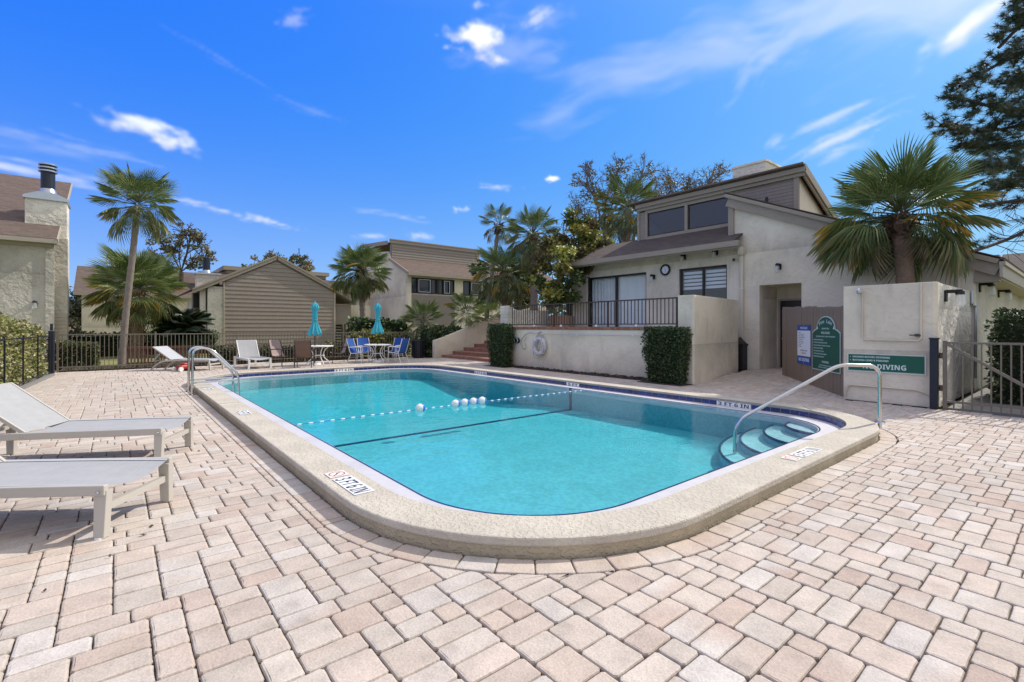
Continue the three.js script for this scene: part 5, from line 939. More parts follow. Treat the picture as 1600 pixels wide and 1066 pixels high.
{ // roofs further back
  const a = thing('back_house', 'brown flat-topped house rising behind the gabled siding house', 'building');
  const p = at(528, 447, 52), q = at(352, 447, 52), X0 = q[0] - 0.5, X1 = p[0], Zb = (p[2] + q[2]) / 2;
  part(a, 'wall', span(X0, X1, -0.3, 7.2, Zb - 8, Zb), M.siding); part(a, 'parapet_fascia', span(X0 - 0.3, X1 + 0.3, 7.2, 7.6, Zb - 8.2, Zb + 0.25), M.trim);
  part(a, 'roof', sheet([X0 - 2.4, 5.6, Zb + 1.4], [X1, 5.6, Zb + 1.4], [X1, 6.9, Zb], [X0 - 2.4, 6.9, Zb], 0.1), M.shingle);
  const b = thing('far_house', 'pale stucco house with a brown shingle roof behind the leaning palms', 'building');
  const r = at(265, 437, 44), s = at(325, 437, 44);
  part(b, 'wall', span(r[0] - 6, s[0] + 1.5, -0.3, 4.3, r[2] - 8, r[2]), M.stucco); part(b, 'roof', sheet([r[0] - 6.5, 4.25, r[2] + 0.6], [s[0] + 2, 4.25, r[2] + 0.6], [s[0] + 2, 7.0, r[2] - 5], [r[0] - 6.5, 7.0, r[2] - 5], 0.1), M.shingle); part(b, 'eave_fascia', bar([r[0] - 6.5, 4.2, r[2] + 0.6], [s[0] + 2, 4.2, r[2] + 0.6], 0.08, 0.25), M.trim);
  const c = thing('distant_cottage', 'small distant house with a pinkish gable seen between the trunks', 'building');
  const u = at(128, 520, 75);
  part(c, 'wall', wallZ(u[2], [[u[0] - 2.4, -0.4], [u[0] + 4.5, -0.4], [u[0] + 4.5, 1.9], [u[0] + 0.7, 3.7], [u[0] - 2.4, 1.9]], 4), mat([0.45, 0.30, 0.23], { t: 'mottle', roughness: 0.9 }));
  part(c, 'roof', [sheet([u[0] + 0.7, 3.95, u[2] + 0.3], [u[0] + 5, 1.8, u[2] + 0.3], [u[0] + 5, 1.8, u[2] - 6], [u[0] + 0.7, 3.95, u[2] - 6], 0.1), sheet([u[0] - 2.9, 1.8, u[2] + 0.3], [u[0] + 0.7, 3.95, u[2] + 0.3], [u[0] + 0.7, 3.95, u[2] - 6], [u[0] - 2.9, 1.8, u[2] - 6], 0.1)], M.shingle);
  part(c, 'window', span(u[0] - 0.6, u[0] + 1.8, 0.2, 1.4, u[2], u[2] + 0.05), M.dark);
  const d = thing('neighbour_house', 'house with a grey brown shingle roof beyond the clubhouse at the right edge', 'building');
  const v = at(1590, 440, 34);
  part(d, 'wall', span(v[0] - 3, v[0] + 14, -0.3, v[1] - 0.6, v[2] - 0.6, v[2] + 9), M.stucco);
  part(d, 'roof', sheet([v[0] - 4.5, v[1] - 0.8, v[2] - 1], [v[0] - 4.5, v[1] - 0.8, v[2] + 10], [v[0] + 3, v[1] + 2.3, v[2] + 10], [v[0] + 3, v[1] + 2.3, v[2] - 1], 0.1), M.shingleDark);
}

// ---------------------------------------------------------------- plants
class Leaves {                                                             // loose faces with a colour each, joined into one crown
  constructor() { this.p = []; this.c = []; this.n = []; }
  tri(a, b, c, ca, cb = ca, cc = ca) {
    const u = [b[0] - a[0], b[1] - a[1], b[2] - a[2]], v = [c[0] - a[0], c[1] - a[1], c[2] - a[2]], n = [u[1] * v[2] - u[2] * v[1], u[2] * v[0] - u[0] * v[2], u[0] * v[1] - u[1] * v[0]], l = Math.hypot(...n) || 1;
    this.p.push(...a, ...b, ...c); this.c.push(...ca, ...cb, ...cc); for (let i = 0; i < 3; i++) this.n.push(n[0] / l, n[1] / l, n[2] / l);
  }
  leaf(x, y, z, s, col, wide = 0.5, up = 0) {                              // pointed leaf of two faces with a fold
    const a = rnd() * 6.283, e = rr(-0.9, 0.9) + up, d = [Math.cos(a) * Math.cos(e), Math.sin(e), Math.sin(a) * Math.cos(e)], b = rnd() * 6.283, q = [Math.cos(b), rr(-0.7, 0.7), Math.sin(b)], k = d[0] * q[0] + d[1] * q[1] + d[2] * q[2];
    const w = [q[0] - d[0] * k, q[1] - d[1] * k, q[2] - d[2] * k], l = Math.hypot(...w) || 1, W = s * wide / l, A = [x, y, z], T = [x + d[0] * s, y + d[1] * s, z + d[2] * s], m = [x + d[0] * s * 0.5, y + d[1] * s * 0.5 - s * 0.08, z + d[2] * s * 0.5];
    const L = [m[0] + w[0] * W, m[1] + w[1] * W + s * 0.1, m[2] + w[2] * W], R = [m[0] - w[0] * W, m[1] - w[1] * W + s * 0.1, m[2] - w[2] * W];
    this.tri(A, L, T, col); this.tri(A, T, R, col);
  }
  get geo() {
    const g = new THREE.BufferGeometry(), n = this.p.length / 3;
    g.setAttribute('position', new THREE.Float32BufferAttribute(this.p, 3)); g.setAttribute('normal', new THREE.Float32BufferAttribute(this.n, 3)); g.setAttribute('color', new THREE.Float32BufferAttribute(this.c, 3)); g.setAttribute('uv', new THREE.BufferAttribute(new Float32Array(n * 2), 2));
    return g;
  }
}
const shade = (c, a, b) => { const k = rr(a, b); return c.map((v) => v * k); };
const pick = (list) => list[Math.floor(rnd() * list.length)];
// ---- fan palms
function fanFrond(pet, R, o = {}) {
  const L = new Leaves(), N = o.n ?? 26, spread = o.spread ?? 2.35, g0 = o.base ?? [0.165, 0.235, 0.075], tip = o.tip ?? [0.34, 0.37, 0.15], stem = [0.13, 0.15, 0.055], droop = o.droop ?? 0.35;
  const pw = 0.018 * R + 0.006, sagY = (x) => -0.06 * R * x * x;
  for (let i = 0; i < 4; i++) { const a = i / 4 * pet, b = (i + 1) / 4 * pet, y0 = sagY(a / (pet + R)), y1 = sagY(b / (pet + R)); for (const s of [-1, 1]) { L.tri([a, y0, s * pw], [b, y1, s * pw], [a, y0 - pw, 0], stem); L.tri([b, y1, s * pw], [b, y1 - pw, 0], [a, y0 - pw, 0], stem); } L.tri([a, y0, -pw], [a, y0, pw], [b, y1, pw], stem); L.tri([a, y0, -pw], [b, y1, pw], [b, y1, -pw], stem); }
  for (let i = 0; i < N; i++) {
    const f = (i + 0.5) / N * 2 - 1, th = f * spread * 0.5 * 1.12, len = R * (1 - 0.30 * f * f) * rr(0.90, 1.05), cs = Math.cos(th), sn = Math.sin(th), along = 0.32 * R * (1 - f * f);     // costa carries the middle segments outwards
    const bx = pet + along * 0.55, by = -0.10 * along, w = len * (spread / N) * 0.19, fold = w * 1.0, P = (t, side, y) => { const r = len * t, dr = droop * (o.hang ? 1.7 : 1) * len * Math.pow(t, 2.3) * (0.55 + 0.5 * Math.abs(f)); return [bx * (t < 0.01 ? 1 : 1) + r * cs - side * sn, by + y - dr + 0.10 * len * t * (1 - Math.abs(f)), r * sn + side * cs]; };
    const c0 = rnd() < 0.22 ? shade([0.38, 0.40, 0.16], 0.8, 1.3) : shade(g0, 0.55, 1.3), cm = c0.map((v, k) => lerp(v, g0[k] * 1.15, 0.3)), ct = rnd() < (o.tipShare ?? 0.35) ? shade(tip, 0.8, 1.2) : cm;
    const A = P(0.02, 0, 0), B = P(0.45, w, fold), C = P(0.45, -w, fold), K = P(0.45, 0, 0), D = P(0.76, w * 0.5, fold * 0.5), E = P(0.76, -w * 0.5, fold * 0.5), T = P(1, 0, -0.02 * len);
    L.tri(A, K, B, c0, cm, cm); L.tri(A, C, K, c0, cm, cm); L.tri(B, K, D, cm, cm, cm); L.tri(K, T, D, cm, ct, ct); L.tri(K, C, E, cm); L.tri(K, E, T, cm, ct, ct);
  }
  return L.geo;
}
function featherFrond(len, col) {
  const L = new Leaves();
  for (let i = 0; i < 34; i++) { const t = (i + 2) / 36, x = len * t, y = 0.35 * len * t - 0.62 * len * t * t, l = len * 0.34 * Math.sin(Math.PI * (0.12 + 0.82 * t)); for (const s of [-1, 1]) { const c = shade(col, 0.7, 1.25), w = 0.018 * len; L.tri([x, y, 0], [x + w, y, 0], [x + l * 0.55, y - l * 0.25, s * l], c); L.tri([x, y, 0], [x + l * 0.3, y + 0.02, s * l * 0.5], [x + l * 0.55, y - l * 0.25, s * l], c); } if (i % 2 === 0) L.tri([x - len / 36, y - 0.01, 0.01], [x + len / 20, y, 0], [x, y - 0.02, -0.01], [0.12, 0.13, 0.05]); }
  return L.geo;
}
reseed(404);
const FR = {
  fresh: [0, 1, 2, 3].map((i) => fanFrond(0.62, 1.08, { droop: 0.08 + i * 0.1 })),
  old: [0, 1, 2].map((i) => fanFrond(0.7, 1.05, { droop: 0.30 + i * 0.14, hang: 1, base: [0.15, 0.205, 0.07], tip: [0.34, 0.29, 0.14], tipShare: 0.45 })),
  gold: [0, 1].map((i) => fanFrond(0.7, 1.05, { droop: 0.26 + i * 0.2, hang: 1, base: [0.16, 0.20, 0.055], tip: [0.66, 0.40, 0.07], tipShare: 0.5 })),
  dead: [0, 1].map((i) => fanFrond(0.7, 0.8, { droop: 0.8, hang: 1, base: [0.28, 0.21, 0.14], tip: [0.38, 0.30, 0.21], n: 22 })),
  lime: [0, 1].map((i) => fanFrond(0.6, 0.9, { droop: 0.2, base: [0.21, 0.29, 0.05], tip: [0.36, 0.40, 0.11], n: 28 })),
};
const FE = [featherFrond(1, [0.02, 0.04, 0.018]), featherFrond(1, [0.028, 0.05, 0.02])];
function palm(label, base, top, o) {
  const t = thing(o.name ?? 'fan_palm', label, 'palm tree', base), d = [top[0] - base[0], top[1] - base[1], top[2] - base[2]], r0 = o.r0 ?? 0.17, r1 = o.r1 ?? 0.13, C = o.R, b = o.bend ?? 0.1;
  reseed(o.seed ?? 1);
  if (o.trunk !== false) {
    const c = new THREE.CatmullRomCurve3([[0, -0.1, 0], [d[0] * (0.33 - b), d[1] * 0.33, d[2] * (0.33 - b)], [d[0] * (0.7 - b * 0.5), d[1] * 0.68, d[2] * (0.7 - b * 0.5)], d].map(V)), g = new THREE.TubeGeometry(c, 60, 1, 18), p = g.attributes.position, uv = g.attributes.uv, q = new THREE.Vector3();
    for (let i = 0; i <= 60; i++) { c.getPointAt(i / 60, q); const rad = lerp(r0, r1, i / 60) * (1 + 0.05 * Math.sin(i * 1.9) + (i < 4 ? 0.25 * (1 - i / 4) : 0)); for (let k = 0; k <= 18; k++) { const n = i * 19 + k; p.setXYZ(n, q.x + (p.getX(n) - q.x) * rad, q.y + (p.getY(n) - q.y) * rad, q.z + (p.getZ(n) - q.z) * rad); uv.setXY(n, k / 18, i / 60 * d[1]); } }
    g.computeVertexNormals(); const tk = part(t, 'trunk', g, o.bark ?? M.barkGrey);
    if (o.boots) { // criss-cross leaf bases on the trunk
      const bg = [];
      for (let i = 0; i < o.boots; i++) { const f = lerp(o.bootFrom ?? 0.3, 1, i / o.boots), a = i * 2.4; c.getPointAt(f, q); const rad = lerp(r0, r1, f); bg.push(place(new THREE.ConeGeometry(0.055, 0.34, 5), 0, 0.16, 0).rotateZ(-0.5).translate(rad, 0, 0).rotateY(a).translate(q.x, q.y - 0.1, q.z)); }
      stuff(part(tk, 'leaf_base', bg, M.bark));
    }
  }
  const n = o.n ?? 42;
  for (let i = 0; i < n; i++) {
    const f = (i + 0.5) / n, el = lerp(o.low ?? -0.95, 1.35, Math.pow(f, o.pow ?? 0.85)) + rr(-0.12, 0.12), yaw = i * 2.39996 + rr(-0.3, 0.3), kind = o.lime && rnd() < o.lime ? FR.lime : el < (o.deadBelow ?? -0.75) ? (rnd() < (o.dead ?? 0.5) ? FR.dead : FR.old) : el < (o.oldBelow ?? 0.0) ? (rnd() < (o.gold ?? 0.1) ? FR.gold : FR.old) : el < 0.5 && rnd() < (o.gold ?? 0.1) * 0.7 ? FR.gold : FR.fresh;
    if (o.gap && el < 0.35 && Math.abs(Math.atan2(Math.sin(yaw - o.gap), Math.cos(yaw - o.gap))) < 0.62) continue;
    const m = part(t, 'frond', o.feather ? pick(FE) : pick(kind), M.frond), s = C / (o.feather ? 1 : 1.8) * rr(o.vary ?? 0.82, 1.1) * (el > 1.0 ? 0.85 : 1);
    m.position.set(d[0] + Math.cos(yaw) * 0.06, d[1] + el * 0.16, d[2] - Math.sin(yaw) * 0.06); m.scale.setScalar(s); m.rotation.order = 'YZX'; m.rotation.set(rr(-0.45, 0.45), yaw, el);
  }
  if (o.skirt) { const L = new Leaves(); for (let i = 0; i < 260; i++) { const a = rnd() * 6.283, y = d[1] - rr(0.0, 0.55), r = r1 + rr(0, 0.14); L.leaf(d[0] + Math.cos(a) * r, y, d[2] + Math.sin(a) * r, rr(0.12, 0.3), shade([0.15, 0.085, 0.05], 0.5, 1.3), 0.16, 0.4); } part(t, 'dead_leaf_bases', L.geo, M.leaf); }
  return t;
}
const gpt = (px, d, y = -0.08) => { const p = at(px, CY, d); return [p[0], y, p[2]]; };
palm('tall slender leaning fan palm behind the far fence, left of the other palms', gpt(189, 17.6), at(215, 320, 17.3), { R: 1.33, r0: 0.115, r1: 0.09, n: 60, seed: 3, low: -0.85, deadBelow: -2, gold: 0.12, bend: 0.05 });
palm('shorter stout fan palm with criss-cross boots on its trunk, behind the leaning palm', gpt(213, 24), at(214, 452, 24), { R: 2.2, r0: 0.30, r1: 0.32, n: 76, seed: 5, low: -0.95, deadBelow: -0.85, dead: 0.3, gold: 0.2, boots: 90, bootFrom: 0.05, bark: M.bark });
palm('fan palm with a curved bare trunk between the two houses', gpt(577, 27), at(563, 425, 26.4), { R: 1.6, r0: 0.19, r1: 0.14, n: 80, seed: 9, low: -1.25, deadBelow: -0.55, dead: 0.55, gold: 0.05, bend: -0.25, skirt: 1 });
palm('tall straight fan palm behind the left end of the terrace', gpt(836, 24, 0.5), at(832, 368, 24), { R: 1.5, r0: 0.21, r1: 0.17, n: 50, seed: 12, low: -1.15, deadBelow: -0.7, dead: 0.35, skirt: 1 });
palm('thin leaning fan palm with orange lower fronds above the stair wall', gpt(757, 27, 0.3), at(779, 352, 27), { R: 1.2, r0: 0.14, r1: 0.10, n: 24, seed: 15, low: -0.9, deadBelow: -0.2, dead: 0.7, gold: 0.4, skirt: 1 });
palm('drooping fan palm with long hanging fronds below the thin leaning palm', gpt(786, 25, 0.3), at(789, 428, 25), { R: 1.75, r0: 0.16, r1: 0.14, n: 44, seed: 18, low: -1.2, deadBelow: -0.9, skirt: 1 });
palm('fan palm rising behind the roof of the terrace wing', gpt(975, 26.5, 0), at(982, 328, 26.5), { R: 1.95, r0: 0.2, r1: 0.17, n: 50, seed: 21, low: -1.2, deadBelow: -0.8, dead: 0.3 });
palm('large sabal palm with orange-tipped fronds growing inside the stucco enclosure', [14.05, 0.1, -2.72], at(1408, 336, 11.35), { R: 1.72, r0: 0.19, r1: 0.17, n: 100, seed: 24, vary: 0.6, low: -1.0, pow: 0.9, deadBelow: -0.72, dead: 0.25, oldBelow: 0.15, gap: 3.3, gold: 0.24, bark: M.bark, skirt: 1, bend: 0.02 });
palm('low bushy fan palm with upright fronds behind the trash can', gpt(662, 24.5), at(661, 504, 24.5), { R: 1.2, r0: 0.12, r1: 0.12, n: 40, seed: 27, low: -0.9, dead: 0.4, lime: 0.2, name: 'shrub_palm' });
palm('pale green fan palm behind the top of the stair wall, nearest the apartment windows', gpt(728, 24, 0.3), at(728, 488, 24), { R: 1.1, trunk: false, n: 36, seed: 30, low: -0.6, deadBelow: -2, lime: 0.35, name: 'shrub_palm' });
palm('yellow green low fan palm just above the sloping stair wall', gpt(762, 22.5, 0.6), at(764, 500, 22.5), { R: 1.0, trunk: false, n: 22, seed: 33, low: -0.3, deadBelow: -2, lime: 0.85, name: 'shrub_palm' });
palm('dark green feathery palm bush before the far stucco house', gpt(287, 25), at(287, 520, 25), { R: 1.45, r0: 0.12, r1: 0.12, n: 60, seed: 36, low: -0.5, feather: true, name: 'feather_palm' });

// ---- broadleaf trees: a trunk, limbs to each clump, leaves or twigs about them
function tree(label, base, fork, clumps, o) {
  const t = thing(o.name ?? 'broadleaf_tree', label, 'tree', base), rel = (p) => [p[0] - base[0], p[1] - base[1], p[2] - base[2]];
  reseed(o.seed); const F = rel(fork), L = new Leaves(), limbs = [];
  const tr = tube([[0, -0.2, 0], [F[0] * 0.4 + 0.1, F[1] * 0.45, F[2] * 0.4], F], o.r ?? 0.2, 16, 9); part(t, 'trunk', tr, o.bark ?? M.twig);
  for (const c of clumps) {
    const P = rel(at(c[0], c[1], c[2])), R = c[3], k = (c[4] ?? 1), mid = [lerp(F[0], P[0], 0.5) + rr(-0.3, 0.3) * R, lerp(F[1], P[1], 0.55) + rr(-0.1, 0.4) * R, lerp(F[2], P[2], 0.5) + rr(-0.3, 0.3) * R];
    limbs.push(tube([F, mid, P], (o.r ?? 0.2) * 0.26, 12, 6));
    for (let i = 0; i < (o.twigs ?? 8); i++) { const a = rnd() * 6.283, e = rr(-0.3, 1.3), l = R * rr(0.7, 1.15), q = [P[0] + Math.cos(a) * Math.cos(e) * l, P[1] + Math.sin(e) * l, P[2] + Math.sin(a) * Math.cos(e) * l], m = [lerp(P[0], q[0], 0.5) + rr(-0.15, 0.15) * R, lerp(P[1], q[1], 0.5) + rr(-0.1, 0.15) * R, lerp(P[2], q[2], 0.5)];
      limbs.push(tube([[lerp(mid[0], P[0], 0.8), lerp(mid[1], P[1], 0.8), lerp(mid[2], P[2], 0.8)], m, q], (o.tw ?? 0.022), 6, 4));
      if (o.fine) for (let j = 0; j < o.fine; j++) { const f = rr(0.25, 1), s = [lerp(m[0], q[0], f), lerp(m[1], q[1], f), lerp(m[2], q[2], f)], l2 = R * rr(0.2, 0.45), a2 = rnd() * 6.283, e2 = rr(-0.4, 1.2), z = [s[0] + Math.cos(a2) * l2 * Math.cos(e2), s[1] + Math.sin(e2) * l2, s[2] + Math.sin(a2) * l2 * Math.cos(e2)], w = (o.tw ?? 0.022) * 0.45; L.tri([s[0] - w, s[1], s[2] - w], [s[0] + w, s[1], s[2] + w], z, o.twigCol ?? [0.11, 0.085, 0.07]); L.tri([s[0], s[1] - w, s[2]], [s[0], s[1] + w, s[2]], z, o.twigCol ?? [0.11, 0.085, 0.07]); } }
    const n = Math.round((o.leaves ?? 300) * k * R * R), core = [...Array(Math.max(3, Math.round(R * (o.sub ?? 5))))].map(() => { const a = rnd() * 6.283, e = Math.asin(rr(-0.9, 1)), l = R * rr(0.3, 0.85); return [Math.cos(a) * Math.cos(e) * l, Math.sin(e) * l * 0.8, Math.sin(a) * Math.cos(e) * l, R * rr(0.22, 0.42), pick(o.palette), rr(0.75, 1.15)]; });
    for (let i = 0; i < n; i++) { const s = pick(core), a = rnd() * 6.283, e = Math.asin(rr(-1, 1)), l = s[3] * Math.cbrt(rnd()); L.leaf(P[0] + s[0] + Math.cos(a) * Math.cos(e) * l, P[1] + s[1] + Math.sin(e) * l * 0.8, P[2] + s[2] + Math.sin(a) * Math.cos(e) * l, (o.size ?? 0.14) * rr(0.7, 1.25), shade(rnd() < 0.75 ? s[4] : pick(o.palette), 0.7 * s[5], 1.2 * s[5]), o.wide ?? 0.45); }
  }
  part(t, 'limb', limbs, o.bark ?? M.twig); part(t, 'crown', L.geo, M.leaf);
  return t;
}
const olive = [[0.24, 0.24, 0.10], [0.30, 0.25, 0.12], [0.19, 0.21, 0.085], [0.36, 0.27, 0.14], [0.16, 0.19, 0.075]];
const oakCol = [[0.07, 0.09, 0.035], [0.10, 0.11, 0.045], [0.15, 0.14, 0.07], [0.055, 0.07, 0.03]];
tree('sparse olive and bronze leaved tree rising behind the far stucco house', gpt(278, 46), at(283, 425, 46), [[250, 378, 46, 1.5], [272, 395, 46, 1.3], [290, 365, 46, 1.5], [312, 385, 46, 1.5], [322, 405, 46, 1.2], [262, 418, 46, 1.3], [300, 410, 46, 1.3], [283, 380, 47, 1.1], [240, 402, 45, 1.0], [297, 366, 46, 0.9]], { seed: 41, leaves: 135, size: 0.25, palette: olive, twigs: 9, r: 0.2, tw: 0.03, fine: 3 });
tree('dark oak with a wide ragged crown in the gap beside the left house', gpt(150, 58), at(140, 490, 58), [[112, 470, 58, 2.0], [130, 488, 58, 2.0], [150, 468, 58, 2.2], [172, 485, 58, 2.2], [118, 498, 57, 1.8], [160, 500, 57, 2.0], [186, 500, 57, 1.7], [108, 510, 60, 1.6], [140, 506, 60, 1.6]], { seed: 43, leaves: 150, size: 0.3, palette: oakCol, twigs: 6, r: 0.35, tw: 0.04, fine: 4 });
tree('pale leaved tree whose top shows above the ridge of the siding house', gpt(440, 62), at(440, 430, 62), [[408, 412, 62, 1.5], [425, 406, 62, 1.4], [390, 420, 62, 1.2], [465, 408, 62, 1.5], [483, 414, 62, 1.3], [474, 418, 60, 1.2], [447, 415, 62, 1.2]], { seed: 45, leaves: 180, size: 0.3, palette: olive, twigs: 6, r: 0.3, tw: 0.03 });
tree('mostly bare tree with tan leaf remnants behind the terrace wing, taller and leftmost', gpt(940, 40), at(945, 380, 40), [[915, 285, 40, 1.5], [925, 300, 40, 1.5], [968, 262, 40, 1.2], [965, 285, 40, 1.6], [905, 330, 40, 1.6], [945, 315, 40, 1.6], [1008, 270, 40, 1.4], [1000, 300, 40, 1.5], [890, 355, 39, 1.4], [930, 345, 39, 1.6], [972, 310, 41, 1.5], [1025, 300, 41, 1.4], [985, 340, 39, 1.8], [918, 268, 40, 0.9]], { seed: 47, leaves: 105, size: 0.17, palette: [[0.26, 0.21, 0.13], [0.20, 0.20, 0.09], [0.30, 0.24, 0.15], [0.15, 0.17, 0.07]], twigs: 16, fine: 9, r: 0.26, tw: 0.024, bark: M.barkGrey, twigCol: [0.16, 0.125, 0.10] });
tree('mostly bare tree with yellowish leaves behind the clerestory, nearest the chimney', gpt(1075, 44), at(1070, 345, 44), [[1045, 285, 44, 1.5], [1058, 300, 44, 1.4], [1075, 290, 44, 1.4], [1092, 298, 44, 1.3], [1110, 285, 44, 1.5], [1128, 270, 44, 1.1], [1040, 310, 44, 1.4], [1082, 310, 43, 1.3], [1065, 315, 43, 1.2], [1022, 305, 44, 1.2], [1100, 300, 43, 1.3]], { seed: 49, leaves: 110, size: 0.18, palette: [[0.36, 0.27, 0.11], [0.25, 0.20, 0.12], [0.18, 0.17, 0.08], [0.40, 0.29, 0.08]], twigs: 16, fine: 9, r: 0.26, tw: 0.024, bark: M.barkGrey, twigCol: [0.16, 0.125, 0.10] });
tree('dense yellow green magnolia against the left end of the clubhouse', gpt(885, 20.5, 0.6), at(888, 455, 20.5), [[866, 392, 20.5, 1.0], [903, 366, 21, 1.05], [932, 380, 21.3, 1.1], [880, 366, 21, 0.9], [890, 405, 20, 1.1], [916, 398, 20.5, 1.05], [860, 422, 20, 0.95], [878, 438, 19.6, 1.0], [868, 460, 19.4, 0.95], [897, 350, 21, 0.75], [944, 396, 21.5, 0.9], [850, 445, 20.3, 0.85], [882, 470, 19.4, 0.85], [920, 356, 21, 0.7]], { name: 'magnolia_tree', seed: 51, leaves: 900, size: 0.165, wide: 0.34, palette: [[0.26, 0.32, 0.065], [0.42, 0.43, 0.09], [0.11, 0.16, 0.04], [0.07, 0.11, 0.035], [0.50, 0.44, 0.10], [0.20, 0.15, 0.06]], twigs: 4, r: 0.12 });
tree('dark leafy tree filling the gap between the terrace palms', gpt(810, 29, 0.3), at(812, 455, 29), [[800, 410, 29, 1.2], [820, 440, 29, 1.3], [850, 420, 29, 1.3], [772, 450, 29, 1.3], [845, 460, 28, 1.3], [795, 465, 28, 1.2], [815, 475, 27, 1.1], [760, 470, 28, 1.0], [748, 420, 30, 0.9], [860, 390, 30, 1.1], [830, 405, 30, 1.0]], { seed: 53, leaves: 480, size: 0.19, palette: [[0.08, 0.12, 0.045], [0.12, 0.16, 0.055], [0.18, 0.22, 0.075], [0.055, 0.085, 0.03]], twigs: 4, r: 0.2 });
// ---- the pine at the upper right
{
  const base = gpt(1720, 24), t = thing('pine_tree', 'large pine with layered needle sprays entering at the upper right corner', 'tree', base); reseed(61);
  const rel = (p) => [p[0] - base[0], p[1] - base[1], p[2] - base[2]], L = new Leaves(), limbs = [], trunkTop = rel(at(1700, -260, 24));
  part(t, 'trunk', tube([[0, -0.2, 0], rel(at(1712, 250, 24)), trunkTop], 0.3, 20, 12), M.bark);
  const arms = [[[1715, 30], [1640, 60], [1575, 92], [1500, 135], 24], [[1712, -60], [1650, 0], [1610, 25], [1560, 75], 23], [[1715, 150], [1640, 165], [1560, 168], [1490, 150], 23.5], [[1715, 170], [1620, 190], [1540, 205], [1470, 195], 24.5], [[1716, 215], [1640, 225], [1560, 230], [1500, 225], 24], [[1716, 260], [1640, 262], [1570, 262], [1515, 270], 23], [[1716, 330], [1640, 318], [1590, 314], [1530, 322], 22.5], [[1716, 350], [1640, 345], [1580, 372], [1500, 400], 22], [[1712, -100], [1660, -60], [1625, -20], [1590, 20], 25], [[1716, 280], [1650, 275], [1600, 285], [1550, 300], 25], [[1712, 80], [1660, 110], [1620, 125], [1570, 130], 25.5]];
  arms.forEach(([a, b, c, d, dep], ai) => {
    const P = [a, b, c, d].map((q, i) => rel(at(q[0], q[1], dep + (i - 1) * rr(-0.6, 0.6)))), curve = new THREE.CatmullRomCurve3(P.map(V)), bare = ai === 6 || ai === 7;
    const g = new THREE.TubeGeometry(curve, 26, 0.075, 7); limbs.push(g);
    const nb = bare ? 26 : 60;
    for (let i = 0; i < nb; i++) {
      const f = rr(0.16, 1), q = curve.getPoint(f), s = Math.cos(i * 2.4), yaw = rr(0, 6.283), el = rr(-0.55, 0.75), l = rr(0.5, 1.35) * (1.1 - 0.35 * f), e = new THREE.Vector3(q.x + Math.cos(yaw) * l * Math.cos(el), q.y + Math.sin(el) * l, q.z + Math.sin(yaw) * l * Math.cos(el)), m = q.clone().lerp(e, 0.5); m.y += rr(-0.15, 0.1);
      limbs.push(new THREE.TubeGeometry(new THREE.CatmullRomCurve3([q, m, e]), 6, 0.018, 4));
      if (bare && rnd() < 0.72) { for (let j = 0; j < 3; j++) { const z = [e.x + rr(-0.6, 0.6), e.y + rr(-0.7, 0.25), e.z + rr(-0.5, 0.5)]; limbs.push(new THREE.TubeGeometry(new THREE.CatmullRomCurve3([m, V([lerp(m.x, z[0], 0.5) + rr(-0.15, 0.15), lerp(m.y, z[1], 0.5), lerp(m.z, z[2], 0.5)]), V(z)]), 5, 0.010, 3)); } continue; }
      for (let k = 0; k < 5; k++) {
        const c = q.clone().lerp(e, 0.45 + k * 0.14), col = pick([[0.08, 0.12, 0.07], [0.11, 0.15, 0.085], [0.055, 0.09, 0.05], [0.14, 0.16, 0.09]]), ox = rr(-0.16, 0.16), oy = rr(-0.1, 0.16), oz = rr(-0.16, 0.16);
        for (let n = 0; n < 34; n++) { const a = rnd() * 6.283, h = Math.asin(rr(-0.75, 1)), l2 = rr(0.2, 0.38), d = [Math.cos(a) * Math.cos(h), Math.sin(h), Math.sin(a) * Math.cos(h)], w = 0.011, o = [c.x + ox, c.y + oy, c.z + oz]; L.tri([o[0] - d[2] * w, o[1] - w, o[2] + d[0] * w], [o[0] + d[2] * w, o[1] + w, o[2] - d[0] * w], [o[0] + d[0] * l2, o[1] + d[1] * l2, o[2] + d[2] * l2], shade(col, 0.7, 1.25)); }
      }
    }
  });
  part(t, 'limb', limbs, M.twig); part(t, 'crown', L.geo, M.leaf);
}
